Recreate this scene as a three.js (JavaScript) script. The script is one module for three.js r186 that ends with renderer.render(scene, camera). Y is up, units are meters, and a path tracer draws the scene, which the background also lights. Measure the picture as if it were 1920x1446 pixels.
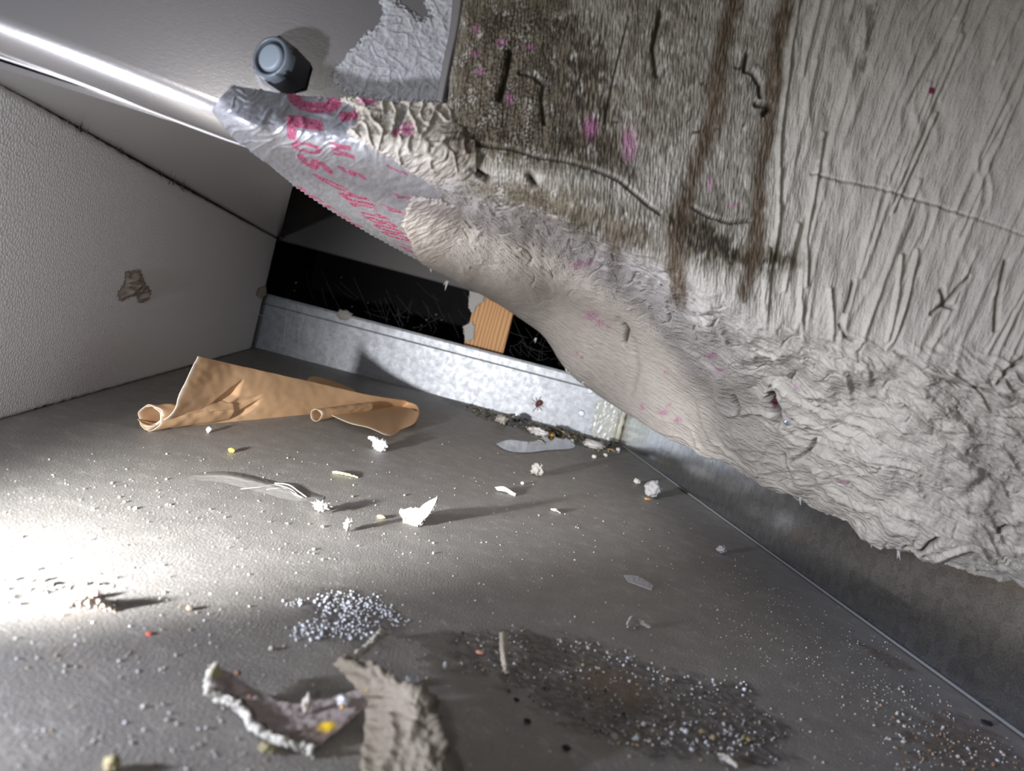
import * as THREE from 'three';
import { mergeGeometries, mergeVertices } from 'three/addons/utils/BufferGeometryUtils.js';
import { RoundedBoxGeometry } from 'three/addons/geometries/RoundedBoxGeometry.js';
import { RectAreaLightUniformsLib } from 'three/addons/lights/RectAreaLightUniformsLib.js';
import { createNoise2D, createNoise3D } from 'simplex-noise';

// ------------------------------------------------------------------ camera, exposure, lights
const V3 = THREE.Vector3, R = THREE.MathUtils.degToRad;
const scene = new THREE.Scene();
scene.background = new THREE.Color(0x000000);
const FOC = 1400, CAMH = 0.08;
const camera = new THREE.PerspectiveCamera(2 * Math.atan(723 / FOC) * 180 / Math.PI, 1920 / 1446, 0.01, 20);
camera.rotation.order = 'YXZ';
camera.position.set(0, CAMH, 0);
camera.rotation.set(R(-3.76), R(-6.2), R(14.5));
camera.focus = 0.34;
camera.userData.fStop = 19;
camera.updateMatrixWorld(true);
scene.add(camera);

const renderer = new THREE.WebGLRenderer({ antialias: true });
renderer.toneMapping = THREE.LinearToneMapping;
renderer.toneMappingExposure = 1.0;
renderer.shadowMap.enabled = true;
renderer.shadowMap.type = THREE.PCFSoftShadowMap;
RectAreaLightUniformsLib.init();

// the torch lies on the pan floor to the left, just outside the frame; a bluish work lamp stands further left; an added fill light sits behind the camera
const TORCH = new V3(-0.124, 0.030, -0.074), TORCH_AIM = new V3(0.145, 0.020, -0.75);
function spot(pos, aim, color, cd, angle, penumbra, radius) {
  const s = new THREE.SpotLight(color, cd, 0, R(angle), penumbra, 2);
  s.position.copy(pos); s.target.position.copy(aim); s.castShadow = true; s.shadow.mapSize.set(2048, 2048);
  s.shadow.radius = radius / 0.02; s.shadow.camera.near = 0.005; s.shadow.bias = -0.0005;
  scene.add(s); scene.add(s.target); return s;
}
spot(TORCH, TORCH_AIM, 0xfbfcff, 1.1, 26, 0.7, 0.005);                 // hot middle of the beam
spot(TORCH, TORCH_AIM, 0xe6ecff, 0.12, 75, 0.5, 0.005);                 // wide spill of the same torch
const LAMP = new V3(-0.235, 0.062, 0.03), LAMP_AIM = new V3(0.05, 0.0, -0.21);
spot(LAMP, LAMP_AIM, 0xdde4ff, 0.55, 30, 1, 0.008);
const FILL = new V3(-0.035, 0.125, 0.12), FILL_AIM = new V3(0.02, 0.06, -0.5);
spot(FILL, FILL_AIM, 0xfbfaff, 0.085, 38, 1, 0.008);

// ------------------------------------------------------------------ helpers
function mulberry(a) { return () => { a |= 0; a = a + 0x6D2B79F5 | 0; let t = Math.imul(a ^ a >>> 15, 1 | a); t = t + Math.imul(t ^ t >>> 7, 61 | t) ^ t; return ((t ^ t >>> 14) >>> 0) / 4294967296; }; }
const rnd = mulberry(77);
const n2 = createNoise2D(mulberry(5)), n2b = createNoise2D(mulberry(9)), n3 = createNoise3D(mulberry(13));
const fbm = (x, y, o = 4) => { let s = 0, a = 0.5, f = 1; for (let i = 0; i < o; i++) { s += a * n2(x * f, y * f); a *= 0.5; f *= 2.03; } return s; };
const ridge = (x, y) => 1 - Math.abs(n2(x, y)) * 2;
const clamp = (x, a = 0, b = 1) => Math.min(b, Math.max(a, x));
const smooth = (a, b, x) => { const t = clamp((x - a) / (b - a)); return t * t * (3 - 2 * t); };
const mix = (a, b, t) => a + (b - a) * t;
const CAM = camera.position.clone();
function ray(px, py) { return new V3((px - 960) / FOC, -(py - 723) / FOC, -1).applyQuaternion(camera.quaternion); }
const D = (px, py, d) => { const p = ray(px, py).multiplyScalar(d).add(CAM); p.px = px; p.py = py; return p; };           // a point at a given distance in front of the lens
const Y = (px, py, y = 0) => { const r = ray(px, py); return D(px, py, (y - CAM.y) / r.y); };                              // a point at a given height
function onPlane(px, py, o, n) { const r = ray(px, py); const t = o.clone().sub(CAM).dot(n) / r.dot(n); return D(px, py, t); }
function polyDist(px, py, pts, closed = true) {                                                                          // signed when closed: positive inside
  let d = 1e9, inside = false; const n = pts.length;
  for (let i = 0; i < n - (closed ? 0 : 1); i++) {
    const [x0, y0] = pts[i], [x1, y1] = pts[(i + 1) % n];
    const dx = x1 - x0, dy = y1 - y0, t = clamp(((px - x0) * dx + (py - y0) * dy) / (dx * dx + dy * dy + 1e-9));
    d = Math.min(d, Math.hypot(px - x0 - t * dx, py - y0 - t * dy));
    if (closed && (y0 > py) !== (y1 > py) && px < x0 + (py - y0) / (y1 - y0) * dx) inside = !inside;
  }
  return closed ? (inside ? d : -d) : d;
}
const used = {};
function numbered(n) { const k = used[n] = (used[n] ?? -1) + 1; return k ? `${n}_${String(k).padStart(3, '0')}` : n; }
function tag(o, label, category, group) { o.userData.label = label; if (category) o.userData.category = category; if (group) o.userData.group = group; return o; }
function mesh(name, g, m, parent = scene) {
  const o = new THREE.Mesh(g, m); o.name = parent === scene ? numbered(name) : name; o.castShadow = o.receiveShadow = true; parent.add(o); return o;
}
function struct(name, g, m) { const o = mesh(name, g, m); o.userData.kind = 'structure'; return o; }
function stuff(o) { o.userData.kind = 'stuff'; return o; }
function group(name, pos) { const g = new THREE.Group(); g.name = numbered(name); if (pos) g.position.copy(pos); scene.add(g); return g; }
// a merged geometry moved so that its own origin is at p
const local = (g, p) => g.translate(-p.x, -p.y, -p.z);

function cr(a, b, c, d, t) { const t2 = t * t, t3 = t2 * t; return 0.5 * (2 * b + (c - a) * t + (2 * a - 5 * b + 4 * c - d) * t2 + (3 * b - a - 3 * c + d) * t3); }
// Catmull-Rom surface through a grid of points that carry their chart coordinates px, py
function surf(ctrl) {
  const nc = ctrl.length, nr = ctrl[0].length, K = ['x', 'y', 'z', 'px', 'py'];
  const get = (c, r, k) => {
    if (c < 0) return 2 * get(0, r, k) - get(1, r, k);
    if (c >= nc) return 2 * get(nc - 1, r, k) - get(nc - 2, r, k);
    if (r < 0) return 2 * get(c, 0, k) - get(c, 1, k);
    if (r >= nr) return 2 * get(c, nr - 1, k) - get(c, nr - 2, k);
    return ctrl[c][r][k];
  };
  const cache = K.map((k) => { const m = []; for (let c = -1; c <= nc; c++) { m[c + 1] = []; for (let r = -1; r <= nr; r++) m[c + 1][r + 1] = get(c, r, k); } return m; });
  return (u, v, out = []) => {
    const fu = Math.min(u * (nc - 1), nc - 1.000001), fv = Math.min(v * (nr - 1), nr - 1.000001), c = Math.floor(fu), r = Math.floor(fv), tu = fu - c, tv = fv - r;
    for (let k = 0; k < 5; k++) {
      const m = cache[k], q = (i) => cr(m[c + i][r], m[c + i][r + 1], m[c + i][r + 2], m[c + i][r + 3], tv);
      out[k] = cr(q(0), q(1), q(2), q(3), tu);
    }
    return out;
  };
}
// dense mesh on a surf; disp(px,py,u,v) metres along the normal that faces the lens; keep(px,py) > 0 keeps; color(px,py,u,v) -> [r,g,b]
function patch(ctrl, nu, nv, { disp, keep, color, flip = 0, thick = 0 } = {}) {
  const S = surf(ctrl), W = nu + 1, H = nv + 1, pos = new Float32Array(W * H * 3), uv = new Float32Array(W * H * 2), ch = new Float32Array(W * H * 2);
  const o = [];
  for (let j = 0; j < H; j++) for (let i = 0; i < W; i++) {
    const k = j * W + i; S(i / nu, j / nv, o);
    pos.set([o[0], o[1], o[2]], k * 3); uv.set([i / nu, j / nv], k * 2); ch.set([o[3], o[4]], k * 2);
  }
  const idx = [];
  for (let j = 0; j < nv; j++) for (let i = 0; i < nu; i++) {
    const a = j * W + i;
    if (keep && keep(ch[a * 2], ch[a * 2 + 1]) <= 0) continue;
    if (flip) idx.push(a, a + 1, a + W, a + 1, a + W + 1, a + W); else idx.push(a, a + W, a + 1, a + 1, a + W, a + W + 1);
  }
  const g = new THREE.BufferGeometry();
  g.setAttribute('position', new THREE.BufferAttribute(pos, 3)); g.setAttribute('uv', new THREE.BufferAttribute(uv, 2)); g.setIndex(idx);
  g.computeVertexNormals();
  if (disp) {
    const nn = g.attributes.normal.array;
    for (let k = 0; k < W * H; k++) { const d = disp(ch[k * 2], ch[k * 2 + 1], uv[k * 2], uv[k * 2 + 1]); for (let q = 0; q < 3; q++) pos[k * 3 + q] += nn[k * 3 + q] * d; }
    g.computeVertexNormals();
  }
  if (color) {
    const c = new Float32Array(W * H * 3);
    for (let k = 0; k < W * H; k++) c.set(color(ch[k * 2], ch[k * 2 + 1], uv[k * 2], uv[k * 2 + 1]), k * 3);
    g.setAttribute('color', new THREE.BufferAttribute(c, 3));
  }
  return thick ? solid(g, thick) : g;
}
// gives a sheet thickness: a second face behind it and walls along its open edges
function solid(g, t) {
  const p = g.attributes.position.array, n = g.attributes.normal.array, N = p.length / 3, idx = Array.from(g.index.array);
  const P = new Float32Array(N * 6); P.set(p); for (let i = 0; i < N * 3; i++) P[N * 3 + i] = p[i] - n[i] * t;
  const out = idx.slice(), edge = new Map();
  for (let i = 0; i < idx.length; i += 3) {
    out.push(idx[i] + N, idx[i + 2] + N, idx[i + 1] + N);
    for (let k = 0; k < 3; k++) { const a = idx[i + k], b = idx[i + (k + 1) % 3], key = a < b ? a * N + b : b * N + a; edge.has(key) ? edge.delete(key) : edge.set(key, [a, b]); }
  }
  for (const [a, b] of edge.values()) out.push(a, a + N, b, b, a + N, b + N);
  const h = new THREE.BufferGeometry(); h.setAttribute('position', new THREE.BufferAttribute(P, 3));
  for (const k of ['uv', 'color']) if (g.attributes[k]) { const A = g.attributes[k], B = new Float32Array(A.array.length * 2); B.set(A.array); B.set(A.array, A.array.length); h.setAttribute(k, new THREE.BufferAttribute(B, A.itemSize)); }
  h.setIndex(out); h.computeVertexNormals(); return h;
}
function dataTex(w, h, f, srgb = true, repeat = false) {                  // f(u, v) -> [r,g,b] in linear 0..1 (srgb true) or plain values
  const a = new Uint8Array(w * h * 4), enc = (x) => 255 * (x <= 0.0031308 ? 12.92 * x : 1.055 * Math.pow(x, 1 / 2.4) - 0.055);
  for (let j = 0; j < h; j++) for (let i = 0; i < w; i++) {
    const c = f((i + 0.5) / w, (j + 0.5) / h), k = (j * w + i) * 4;
    for (let q = 0; q < 3; q++) a[k + q] = Math.round(srgb ? clamp(enc(clamp(c[q])), 0, 255) : clamp(c[q]) * 255);
    a[k + 3] = 255;
  }
  const t = new THREE.DataTexture(a, w, h); t.magFilter = THREE.LinearFilter; t.minFilter = THREE.LinearMipmapLinearFilter; t.generateMipmaps = true;
  if (srgb) t.colorSpace = THREE.SRGBColorSpace;
  if (repeat) t.wrapS = t.wrapT = THREE.RepeatWrapping;
  t.needsUpdate = true; return t;
}
function canvasLookup(w, h, draw) { const c = document.createElement('canvas'); c.width = w; c.height = h; const x = c.getContext('2d'); draw(x); const d = x.getImageData(0, 0, w, h).data; return (px, py) => { const i = Math.round(px), j = Math.round(py); return i < 0 || j < 0 || i >= w || j >= h ? 0 : d[(j * w + i) * 4] / 255; }; }
const std = (o) => new THREE.MeshStandardMaterial(o), phys = (o) => new THREE.MeshPhysicalMaterial(o);
const rgb = (r, g, b) => new THREE.Color().setRGB(r, g, b);
function lumpy(r, detail, amp, freq, seed, sx = 1, sy = 1, sz = 1) {
  let g = new THREE.IcosahedronGeometry(1, detail); g.deleteAttribute('normal'); g.deleteAttribute('uv'); g = mergeVertices(g, 1e-4);
  const p = g.attributes.position;
  for (let i = 0; i < p.count; i++) {
    const v = new V3().fromBufferAttribute(p, i), k = 1 + amp * n3(v.x * freq + seed, v.y * freq, v.z * freq) + amp * 0.5 * n3(v.x * freq * 2.3, v.y * freq * 2.3 + seed, v.z * freq * 2.3);
    p.setXYZ(i, v.x * k * r * sx, v.y * k * r * sy, v.z * k * r * sz);
  }
  g.computeVertexNormals(); return g;
}
function tube(pts, r, seg = 24, rad = 6) { return new THREE.TubeGeometry(new THREE.CatmullRomCurve3(pts), seg, r, rad); }
function bare(g) { g = g.index ? g.toNonIndexed() : g; for (const k of Object.keys(g.attributes)) if (!['position', 'normal'].includes(k)) g.deleteAttribute(k); return g; }
const merge = (l) => mergeGeometries(l.map(bare));
function box(x0, y0, z0, x1, y1, z1, r = 0) {
  const w = x1 - x0, h = y1 - y0, d = z1 - z0, g = r ? new RoundedBoxGeometry(w, h, d, 3, r) : new THREE.BoxGeometry(w, h, d);
  return g.translate((x0 + x1) / 2, (y0 + y1) / 2, (z0 + z1) / 2);
}

// ------------------------------------------------------------------ shell of the closet round the pan
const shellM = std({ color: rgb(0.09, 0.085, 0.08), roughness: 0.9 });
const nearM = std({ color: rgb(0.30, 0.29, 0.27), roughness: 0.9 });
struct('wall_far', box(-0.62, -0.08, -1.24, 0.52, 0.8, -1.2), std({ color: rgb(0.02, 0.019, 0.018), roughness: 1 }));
struct('wall_left', box(-0.62, -0.08, -1.2, -0.58, 0.8, 0.6), shellM);
struct('wall_side', box(0.48, -0.08, -1.2, 0.52, 0.8, 0.6), shellM);
struct('wall_near', box(-0.62, -0.08, 0.6, 0.52, 0.8, 0.64), nearM);
struct('ceiling', box(-0.62, 0.8, -1.24, 0.52, 0.84, 0.64), shellM);
struct('floor_under', box(-0.62, -0.1, -1.24, 0.52, -0.06, 0.64), shellM);

// ------------------------------------------------------------------ pan floor
const CORNER = Y(1158, 830), BL = Y(584, 679);
const bdir = CORNER.clone().sub(BL).setY(0).normalize();                   // along the back rim, to the right
const bnorm = new V3(-bdir.z, 0, bdir.x).multiplyScalar(bdir.x > 0 ? 1 : -1); if (bnorm.z < 0) bnorm.negate();
const XR = CORNER.x;
const FX0 = -0.5, FX1 = XR, FZ0 = -0.86, FZ1 = 0.25;
const inv = (x, z) => { const q = new V3(x, 0, z).sub(CAM).applyQuaternion(camera.quaternion.clone().invert()); return q.z < -0.02 ? [960 + FOC * q.x / -q.z, 723 - FOC * q.y / -q.z] : [-9999, 9999]; };
// stains of the floor are outlined once in floor metres
const floorPoly = (pts) => pts.map(([px, py]) => { const p = Y(px, py); return [p.x, p.z]; });
const darkPatch = floorPoly([[850, 1185], [960, 1178], [1110, 1205], [1250, 1260], [1400, 1290], [1470, 1370], [1480, 1425], [1330, 1430], [1180, 1400], [1040, 1350], [960, 1285], [860, 1250]]);
const brownPatch = floorPoly([[1095, 1245], [1180, 1255], [1240, 1310], [1200, 1330], [1120, 1320], [1085, 1280]]);
const pilePatch = floorPoly([[560, 1110], [680, 1105], [740, 1150], [770, 1190], [690, 1220], [600, 1200], [590, 1150]]);
const rustPatch = floorPoly([[1700, 1370], [1800, 1340], [1900, 1400], [1950, 1470], [1760, 1470]]);
const rustPatch2 = floorPoly([[1610, 1205], [1680, 1230], [1720, 1260], [1660, 1250]]);
const cornerDirt = floorPoly([[820, 740], [900, 768], [1000, 795], [1158, 832], [1175, 846], [1110, 842], [1010, 815], [920, 790], [830, 752]]);
const floorMap = dataTex(2048, 2048, (u, v) => {
  const x = mix(FX0, FX1, u), z = mix(FZ0, FZ1, v);
  let c = [0.275, 0.257, 0.23];
  const sp = fbm(x * 900, z * 900, 2), md = fbm(x * 60, z * 60, 4), lo = fbm(x * 11, z * 11, 3);
  const k = 1 + 0.16 * sp + 0.12 * md + 0.08 * lo; c = c.map((q) => q * k);
  const scr = smooth(0.62, 0.9, ridge(x * 34 + z * 20, z * 300 - x * 260)) * smooth(0.0, 0.4, md); c = c.map((q) => q * (1 + 0.35 * scr));
  const st = (poly, w, rag, col, amt, sc = 90) => {
    const d = polyDist(x, z, poly) + rag * fbm(x * sc, z * sc, 4), t = smooth(-w, w, d) * amt * clamp(0.75 + 0.9 * fbm(x * 260, z * 260, 3));
    c = c.map((q, i) => mix(q, col[i], t));
  };
  st(darkPatch, 0.003, 0.008, [0.075, 0.068, 0.06], 0.85);
  st(brownPatch, 0.002, 0.005, [0.16, 0.105, 0.06], 0.8, 160);
  st(pilePatch, 0.003, 0.006, [0.09, 0.083, 0.078], 0.7);
  st(rustPatch, 0.004, 0.01, [0.13, 0.085, 0.06], 0.7);
  st(rustPatch2, 0.002, 0.004, [0.13, 0.085, 0.05], 0.7);
  st(cornerDirt, 0.004, 0.012, [0.035, 0.026, 0.016], 0.95, 60);
  const pale = smooth(0.62, 0.8, n2b(x * 420, z * 420) * 0.6 + 0.5 * n2(x * 90 + 7, z * 90)); c = c.map((q) => mix(q, 0.4, pale * 0.5));
  return c;
});
const floorBump = dataTex(1024, 1024, (u, v) => {
  const a = u * 2 * Math.PI, b = v * 2 * Math.PI, T = (f, s) => n3(Math.cos(a) * f + s, Math.sin(a) * f, Math.cos(b) * f) * 0.5 + n3(Math.sin(b) * f + s, Math.cos(b) * f, Math.sin(a) * f + 3) * 0.5;
  const h = 0.35 + 0.25 * T(9, 1) + 0.3 * T(24, 5) + 0.25 * smooth(0.35, 0.6, T(34, 11));
  return [h, h, h];
}, false, true);
{
  const sh = new THREE.Shape([[FX0, -FZ1], [FX1, -FZ1], [CORNER.x, -CORNER.z]].map(([x, y]) => new THREE.Vector2(x, y)).concat([new THREE.Vector2(BL.x + (FX0 - BL.x), -(BL.z + bdir.z / bdir.x * (FX0 - BL.x)))]));
  const g = new THREE.ExtrudeGeometry(sh, { depth: 0.002, bevelEnabled: false }).rotateX(-Math.PI / 2).translate(0, -0.002, 0);
  const p = g.attributes.position, uv = g.attributes.uv;
  for (let i = 0; i < p.count; i++) uv.setXY(i, (p.getX(i) - FX0) / (FX1 - FX0), (p.getZ(i) - FZ0) / (FZ1 - FZ0));
  floorBump.repeat.set((FX1 - FX0) / 0.055, (FZ1 - FZ0) / 0.055);
  struct('floor', g, phys({ map: floorMap, bumpMap: floorBump, bumpScale: 0.00022, roughness: 0.5, specularIntensity: 0.7 }));
}

// ------------------------------------------------------------------ galvanised rims of the pan
const zinc = dataTex(512, 512, (() => { const pts = []; const r = mulberry(3); for (let i = 0; i < 700; i++) pts.push([r(), r(), r()]); const cells = Array.from({ length: 256 }, () => []); pts.forEach((p) => cells[Math.floor(p[0] * 16) * 16 + Math.floor(p[1] * 16)].push(p));
  return (u, v) => { let b = 9, t = 0; const ci = Math.floor(u * 16), cj = Math.floor(v * 16); for (let i = -1; i < 2; i++) for (let j = -1; j < 2; j++) for (const p of cells[((ci + i + 16) % 16) * 16 + (cj + j + 16) % 16]) { let dx = Math.abs(u - p[0]), dy = Math.abs(v - p[1]); dx = Math.min(dx, 1 - dx); dy = Math.min(dy, 1 - dy); const d = dx * dx + dy * dy; if (d < b) { b = d; t = p[2]; } } const k = 0.40 + 0.11 * (t - 0.5) + 0.08 * n2(u * 60, v * 60); return [k * 0.975, k * 1.0, k * 1.035]; }; })(), true, true);
const zincRough = dataTex(256, 256, (u, v) => { const k = 0.8 + 0.14 * fbm(u * 9, v * 9, 4); return [k, k, k]; }, false, true);
const zincM = (rep, rough = 0.6, metal = 0.5) => { const m = zinc.clone(), r = zincRough.clone(); m.repeat.set(rep, rep); r.repeat.set(rep, rep); m.needsUpdate = r.needsUpdate = true; return std({ map: m, roughnessMap: r, roughness: rough, metalness: metal }); };
const rimM = zincM(12);
function rimSheet(a, b, n, H) {                                              // folded sheet from a to b whose visible side faces n
  const prof = [[0, 0], [0, H * 0.30], [0, H * 0.80], [0.0014, H * 0.83], [0.0016, H * 0.96], [0.0008, H], [-0.0016, H], [-0.003, H * 0.97], [-0.003, -0.002], [0, -0.002]];
  const L = a.distanceTo(b), steps = 60, pos = [], uv = [], idx = [];
  for (let i = 0; i <= steps; i++) for (let k = 0; k < prof.length; k++) {
    const t = i / steps, q = a.clone().lerp(b, t), w = 0.0004 * n2(t * 9, prof[k][1] * 40);
    q.addScaledVector(n, prof[k][0] + w); q.y += prof[k][1]; pos.push(q.x, q.y, q.z); uv.push(t * L, prof[k][1] + (k > 5 ? 0.01 : 0));
  }
  for (let i = 0; i < steps; i++) for (let k = 0; k < prof.length; k++) { const a0 = i * prof.length + k, a1 = i * prof.length + (k + 1) % prof.length, b0 = a0 + prof.length, b1 = a1 + prof.length; idx.push(a0, b0, a1, a1, b0, b1); }
  let g = new THREE.BufferGeometry(); g.setAttribute('position', new THREE.Float32BufferAttribute(pos, 3)); g.setAttribute('uv', new THREE.Float32BufferAttribute(uv, 2)); g.setIndex(idx);
  g = g.toNonIndexed(); g.computeVertexNormals(); return g;
}
const RIM = 0.0575;
const backStart = CORNER.clone().addScaledVector(bdir, -0.72);
const wallBack = struct('wall_back', rimSheet(backStart, CORNER, bnorm, RIM), rimM);
const wallRight = struct('wall_right', rimSheet(new V3(XR, 0, 0.25), new V3(XR, 0, CORNER.z - 0.002), new V3(-1, 0, 0), RIM), std({ map: (() => { const m = zinc.clone(); m.repeat.set(14, 14); m.needsUpdate = true; return m; })(), color: rgb(1.6, 1.63, 1.65), roughness: 0.2, metalness: 1 }));
const onBack = (px, py, off = 0) => onPlane(px, py, CORNER.clone().addScaledVector(bnorm, off), bnorm);
{ // pale caulk in the corner of the pan and the narrow bright lap along the foot of the right rim
  const sealM = phys({ color: rgb(0.50, 0.47, 0.36), roughness: 0.35 });
  const a = [], c = [];
  for (let i = 0; i <= 10; i++) { const t = i / 10; a.push(new V3(CORNER.x - 0.003 + 0.0012 * n2(t * 5, 1), 0.001 + t * 0.052, CORNER.z + 0.0035 + 0.001 * n2(t * 4, 8))); }
  const l1 = mesh('sealant_bead', tube(a, 0.0032, 30, 8), sealM, wallBack); tag(l1, 'pale yellowish caulk bead in the pan corner');
  for (let i = 0; i <= 10; i++) c.push(new V3(XR - 0.001, 0.0008, mix(CORNER.z + 0.004, 0.0, i / 10)));
  mesh('foot_lap', tube(c, 0.0006, 40, 6), std({ color: rgb(0.36, 0.36, 0.35), roughness: 0.5, metalness: 0.4 }), wallRight);
  const smear = patch([[onBack(1118, 752, 0.0016), onBack(1112, 785, 0.0016), onBack(1095, 822, 0.0016)], [onBack(1140, 752, 0.002), onBack(1138, 790, 0.002), onBack(1128, 832, 0.002)], [onBack(1160, 760, 0.002), onBack(1158, 790, 0.002), onBack(1152, 828, 0.002)]], 40, 40, { disp: (x, y) => 0.0005 * fbm(x / 9, y / 14, 3), keep: (x, y) => x - 1112 + 18 * fbm(x / 14, y / 18, 3) });
  mesh('sealant_smear', smear, phys({ color: rgb(0.48, 0.48, 0.42), roughness: 0.3, side: THREE.DoubleSide }), wallBack);
  // screw heads on the back rim
  for (const [px, py] of [[1106, 733], [1090, 775]]) {
    const p = onBack(px, py, 0.0012), g = merge([new THREE.CylinderGeometry(0.0024, 0.0030, 0.0016, 20).rotateX(Math.PI / 2), new THREE.TorusGeometry(0.0028, 0.0005, 6, 20)]);
    const o = mesh('rivet', g, std({ color: rgb(0.45, 0.46, 0.46), roughness: 0.4, metalness: 0.8 }), wallBack); o.position.copy(p); o.lookAt(p.clone().add(bnorm));
  }
  const b = onBack(646, 594, 0.001), o = mesh('mastic_blob', lumpy(0.0085, 4, 0.22, 1.6, 4, 1, 0.62, 0.35), std({ color: rgb(0.36, 0.33, 0.29), roughness: 0.85 }), wallBack); o.position.copy(b); o.position.y += 0.0015; tag(o, 'grey mastic blob on the top of the back rim');
}

// ------------------------------------------------------------------ foam block
const beads = dataTex(1024, 1024, (() => { const G = 34, r = mulberry(21), P = Array.from({ length: G * G }, () => [r(), r(), r()]);
  return (u, v) => { let a = 9, b = 9; const X = u * G, Yv = v * G, ci = Math.floor(X), cj = Math.floor(Yv); for (let i = -1; i < 2; i++) for (let j = -1; j < 2; j++) { const p = P[((ci + i + G) % G) * G + (cj + j + G) % G], d = Math.hypot(ci + i + p[0] - X, cj + j + p[1] - Yv); if (d < a) { b = a; a = d; } else if (d < b) b = d; }
    const h = clamp(0.25 + 0.75 * smooth(0, 0.5, b - a) - 0.25 * a); return [h, h, h]; }; })(), false, true);
{
  const fa = Y(470, 655), fb = Y(0, 790), fdir = fb.clone().sub(fa).setY(0).normalize(), fout = new V3(-fdir.z, 0, fdir.x); if (fout.x < 0) fout.negate();
  const H = 0.1148, L = 0.62, T = 0.19, rise = (s) => 1 + 0.012 * smooth(0.25, 0.6, s);
  const root = group('foam_block', fa.clone().setY(0));
  tag(root, 'thick white polystyrene foam block with a pebbled face propping up the grey cabinet', 'foam block');
  // face with slightly crumbled edges
  const nx = 260, ny = 90, pos = [], uv = [], idx = [];
  const P = (s, y, w) => fdir.clone().multiplyScalar(s).addScaledVector(fout, w).setY(y);
  const ring = [];
  for (let j = 0; j <= ny; j++) ring.push([j / ny * H, 0]);
  const section = [...ring.map(([y]) => [y, 0]), [H, -T], [0, -T]];
  for (let i = 0; i <= nx; i++) for (const [y0, w0] of section) {
    let s = Math.pow(i / nx, 1.25) * L, y = y0, w = w0;
    if (w0 === 0) {
      w -= 0.0012 * Math.pow(1 - smooth(0, 0.0022, Math.min(y, H - y)), 2);
      if (y < 0.004) y += Math.max(0, 0.0014 * fbm(s * 120, 3, 3)) * (1 - y / 0.004); if (y > H - 0.003) y -= Math.max(0, 0.0012 * fbm(s * 150, 9, 3));
    }
    if (i === 0) s += 0.0022 * Math.max(-0.2, fbm(y * 110, 5, 4)) + (y < 0.03 ? 0.0 : 0);
    const q = P(s, y * rise(s), w); pos.push(q.x, q.y, q.z); uv.push(s / 0.065, (y + (w0 < 0 ? w0 : 0)) / 0.065);
  }
  const m = section.length;
  for (let i = 0; i < nx; i++) for (let k = 0; k < m; k++) { const a = i * m + k, b = i * m + (k + 1) % m; idx.push(a, a + m, b, b, a + m, b + m); }
  for (const e of [0, nx]) { const c = pos.length / 3; const q = P(e ? L : 0, H / 2, -T / 2); pos.push(q.x, q.y, q.z); uv.push(0, 0); for (let k = 0; k < m; k++) { const a = e * m + k, b = e * m + (k + 1) % m; e ? idx.push(a, c, b) : idx.push(a, b, c); } }
  const g = new THREE.BufferGeometry(); g.setAttribute('position', new THREE.Float32BufferAttribute(pos, 3)); g.setAttribute('uv', new THREE.Float32BufferAttribute(uv, 2)); g.setIndex(idx); g.computeVertexNormals();
  mesh('foam_body', g, std({ color: rgb(0.68, 0.67, 0.64), bumpMap: beads, bumpScale: 0.0002, roughness: 0.85, side: THREE.DoubleSide }), root);
  const onFoam = (px, py, off) => onPlane(px, py, fa.clone().addScaledVector(fout, off), fout).sub(root.position.clone());
  const lp = (px, py, off) => { const q = onFoam(px, py, off); q.px = px; q.py = py; return q; };
  const dab = [[238, 512], [262, 508], [268, 530], [280, 545], [276, 560], [262, 566], [262, 552], [246, 553], [226, 562], [224, 548], [236, 535]];
  const g2 = patch([0, 1, 2, 3].map((c) => [0, 1, 2, 3].map((r) => lp(215 + c * 25, 500 + r * 25, 0.0003))), 90, 90, { disp: (x, y) => { const d = polyDist(x, y, dab); return smooth(-2, 10, d) * (0.0016 + 0.0022 * ridge(x / 26 + 2, y / 16 + x / 40)); }, keep: (x, y) => polyDist(x, y, dab) + 3 + 5 * fbm(x / 7, y / 7, 3) });
  tag(mesh('mastic_smear', g2, std({ color: rgb(0.27, 0.23, 0.175), roughness: 0.8, side: THREE.DoubleSide }), root), 'tan dab of mastic stuck on the foam face');
  const dab2 = [[484, 540], [498, 536], [497, 552], [486, 560], [480, 552]];
  const g3 = patch([0, 1, 2].map((c) => [0, 1, 2].map((r) => lp(476 + c * 11, 530 + r * 17, 0.0003))), 24, 30, { disp: (x, y) => 0.0009 + 0.0006 * fbm(x / 6, y / 6, 2), keep: (x, y) => polyDist(x, y, dab2) + 2 * fbm(x / 5, y / 5, 2) });
  mesh('mastic_smear', g3, std({ color: rgb(0.40, 0.37, 0.29), roughness: 0.8, side: THREE.DoubleSide }), root);
  // torn hairs and grit along the top edge
  const hair = []; const r = mulberry(8);
  for (const [px, py, n] of [[158, 236, 7], [128, 214, 3], [330, 338, 6], [348, 350, 7], [300, 318, 4], [225, 276, 3]]) for (let i = 0; i < n; i++) {
    const a = lp(px + (r() - 0.5) * 22, py + (r() - 0.5) * 8, 0.0004), up = 0.0012 + 0.002 * r(), q = a.clone().add(new V3((r() - 0.5) * 0.002, -up, (r() - 0.5) * 0.004).addScaledVector(fout, 0.0008));
    hair.push(tube([a, a.clone().lerp(q, 0.5).add(new V3(0, 0, 0.0006 * (r() - 0.5))), q], 0.00022, 5, 4));
  }
  stuff(mesh('dirt_fringe', merge(hair), std({ color: rgb(0.05, 0.045, 0.04), roughness: 1 }), root));
}

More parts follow.
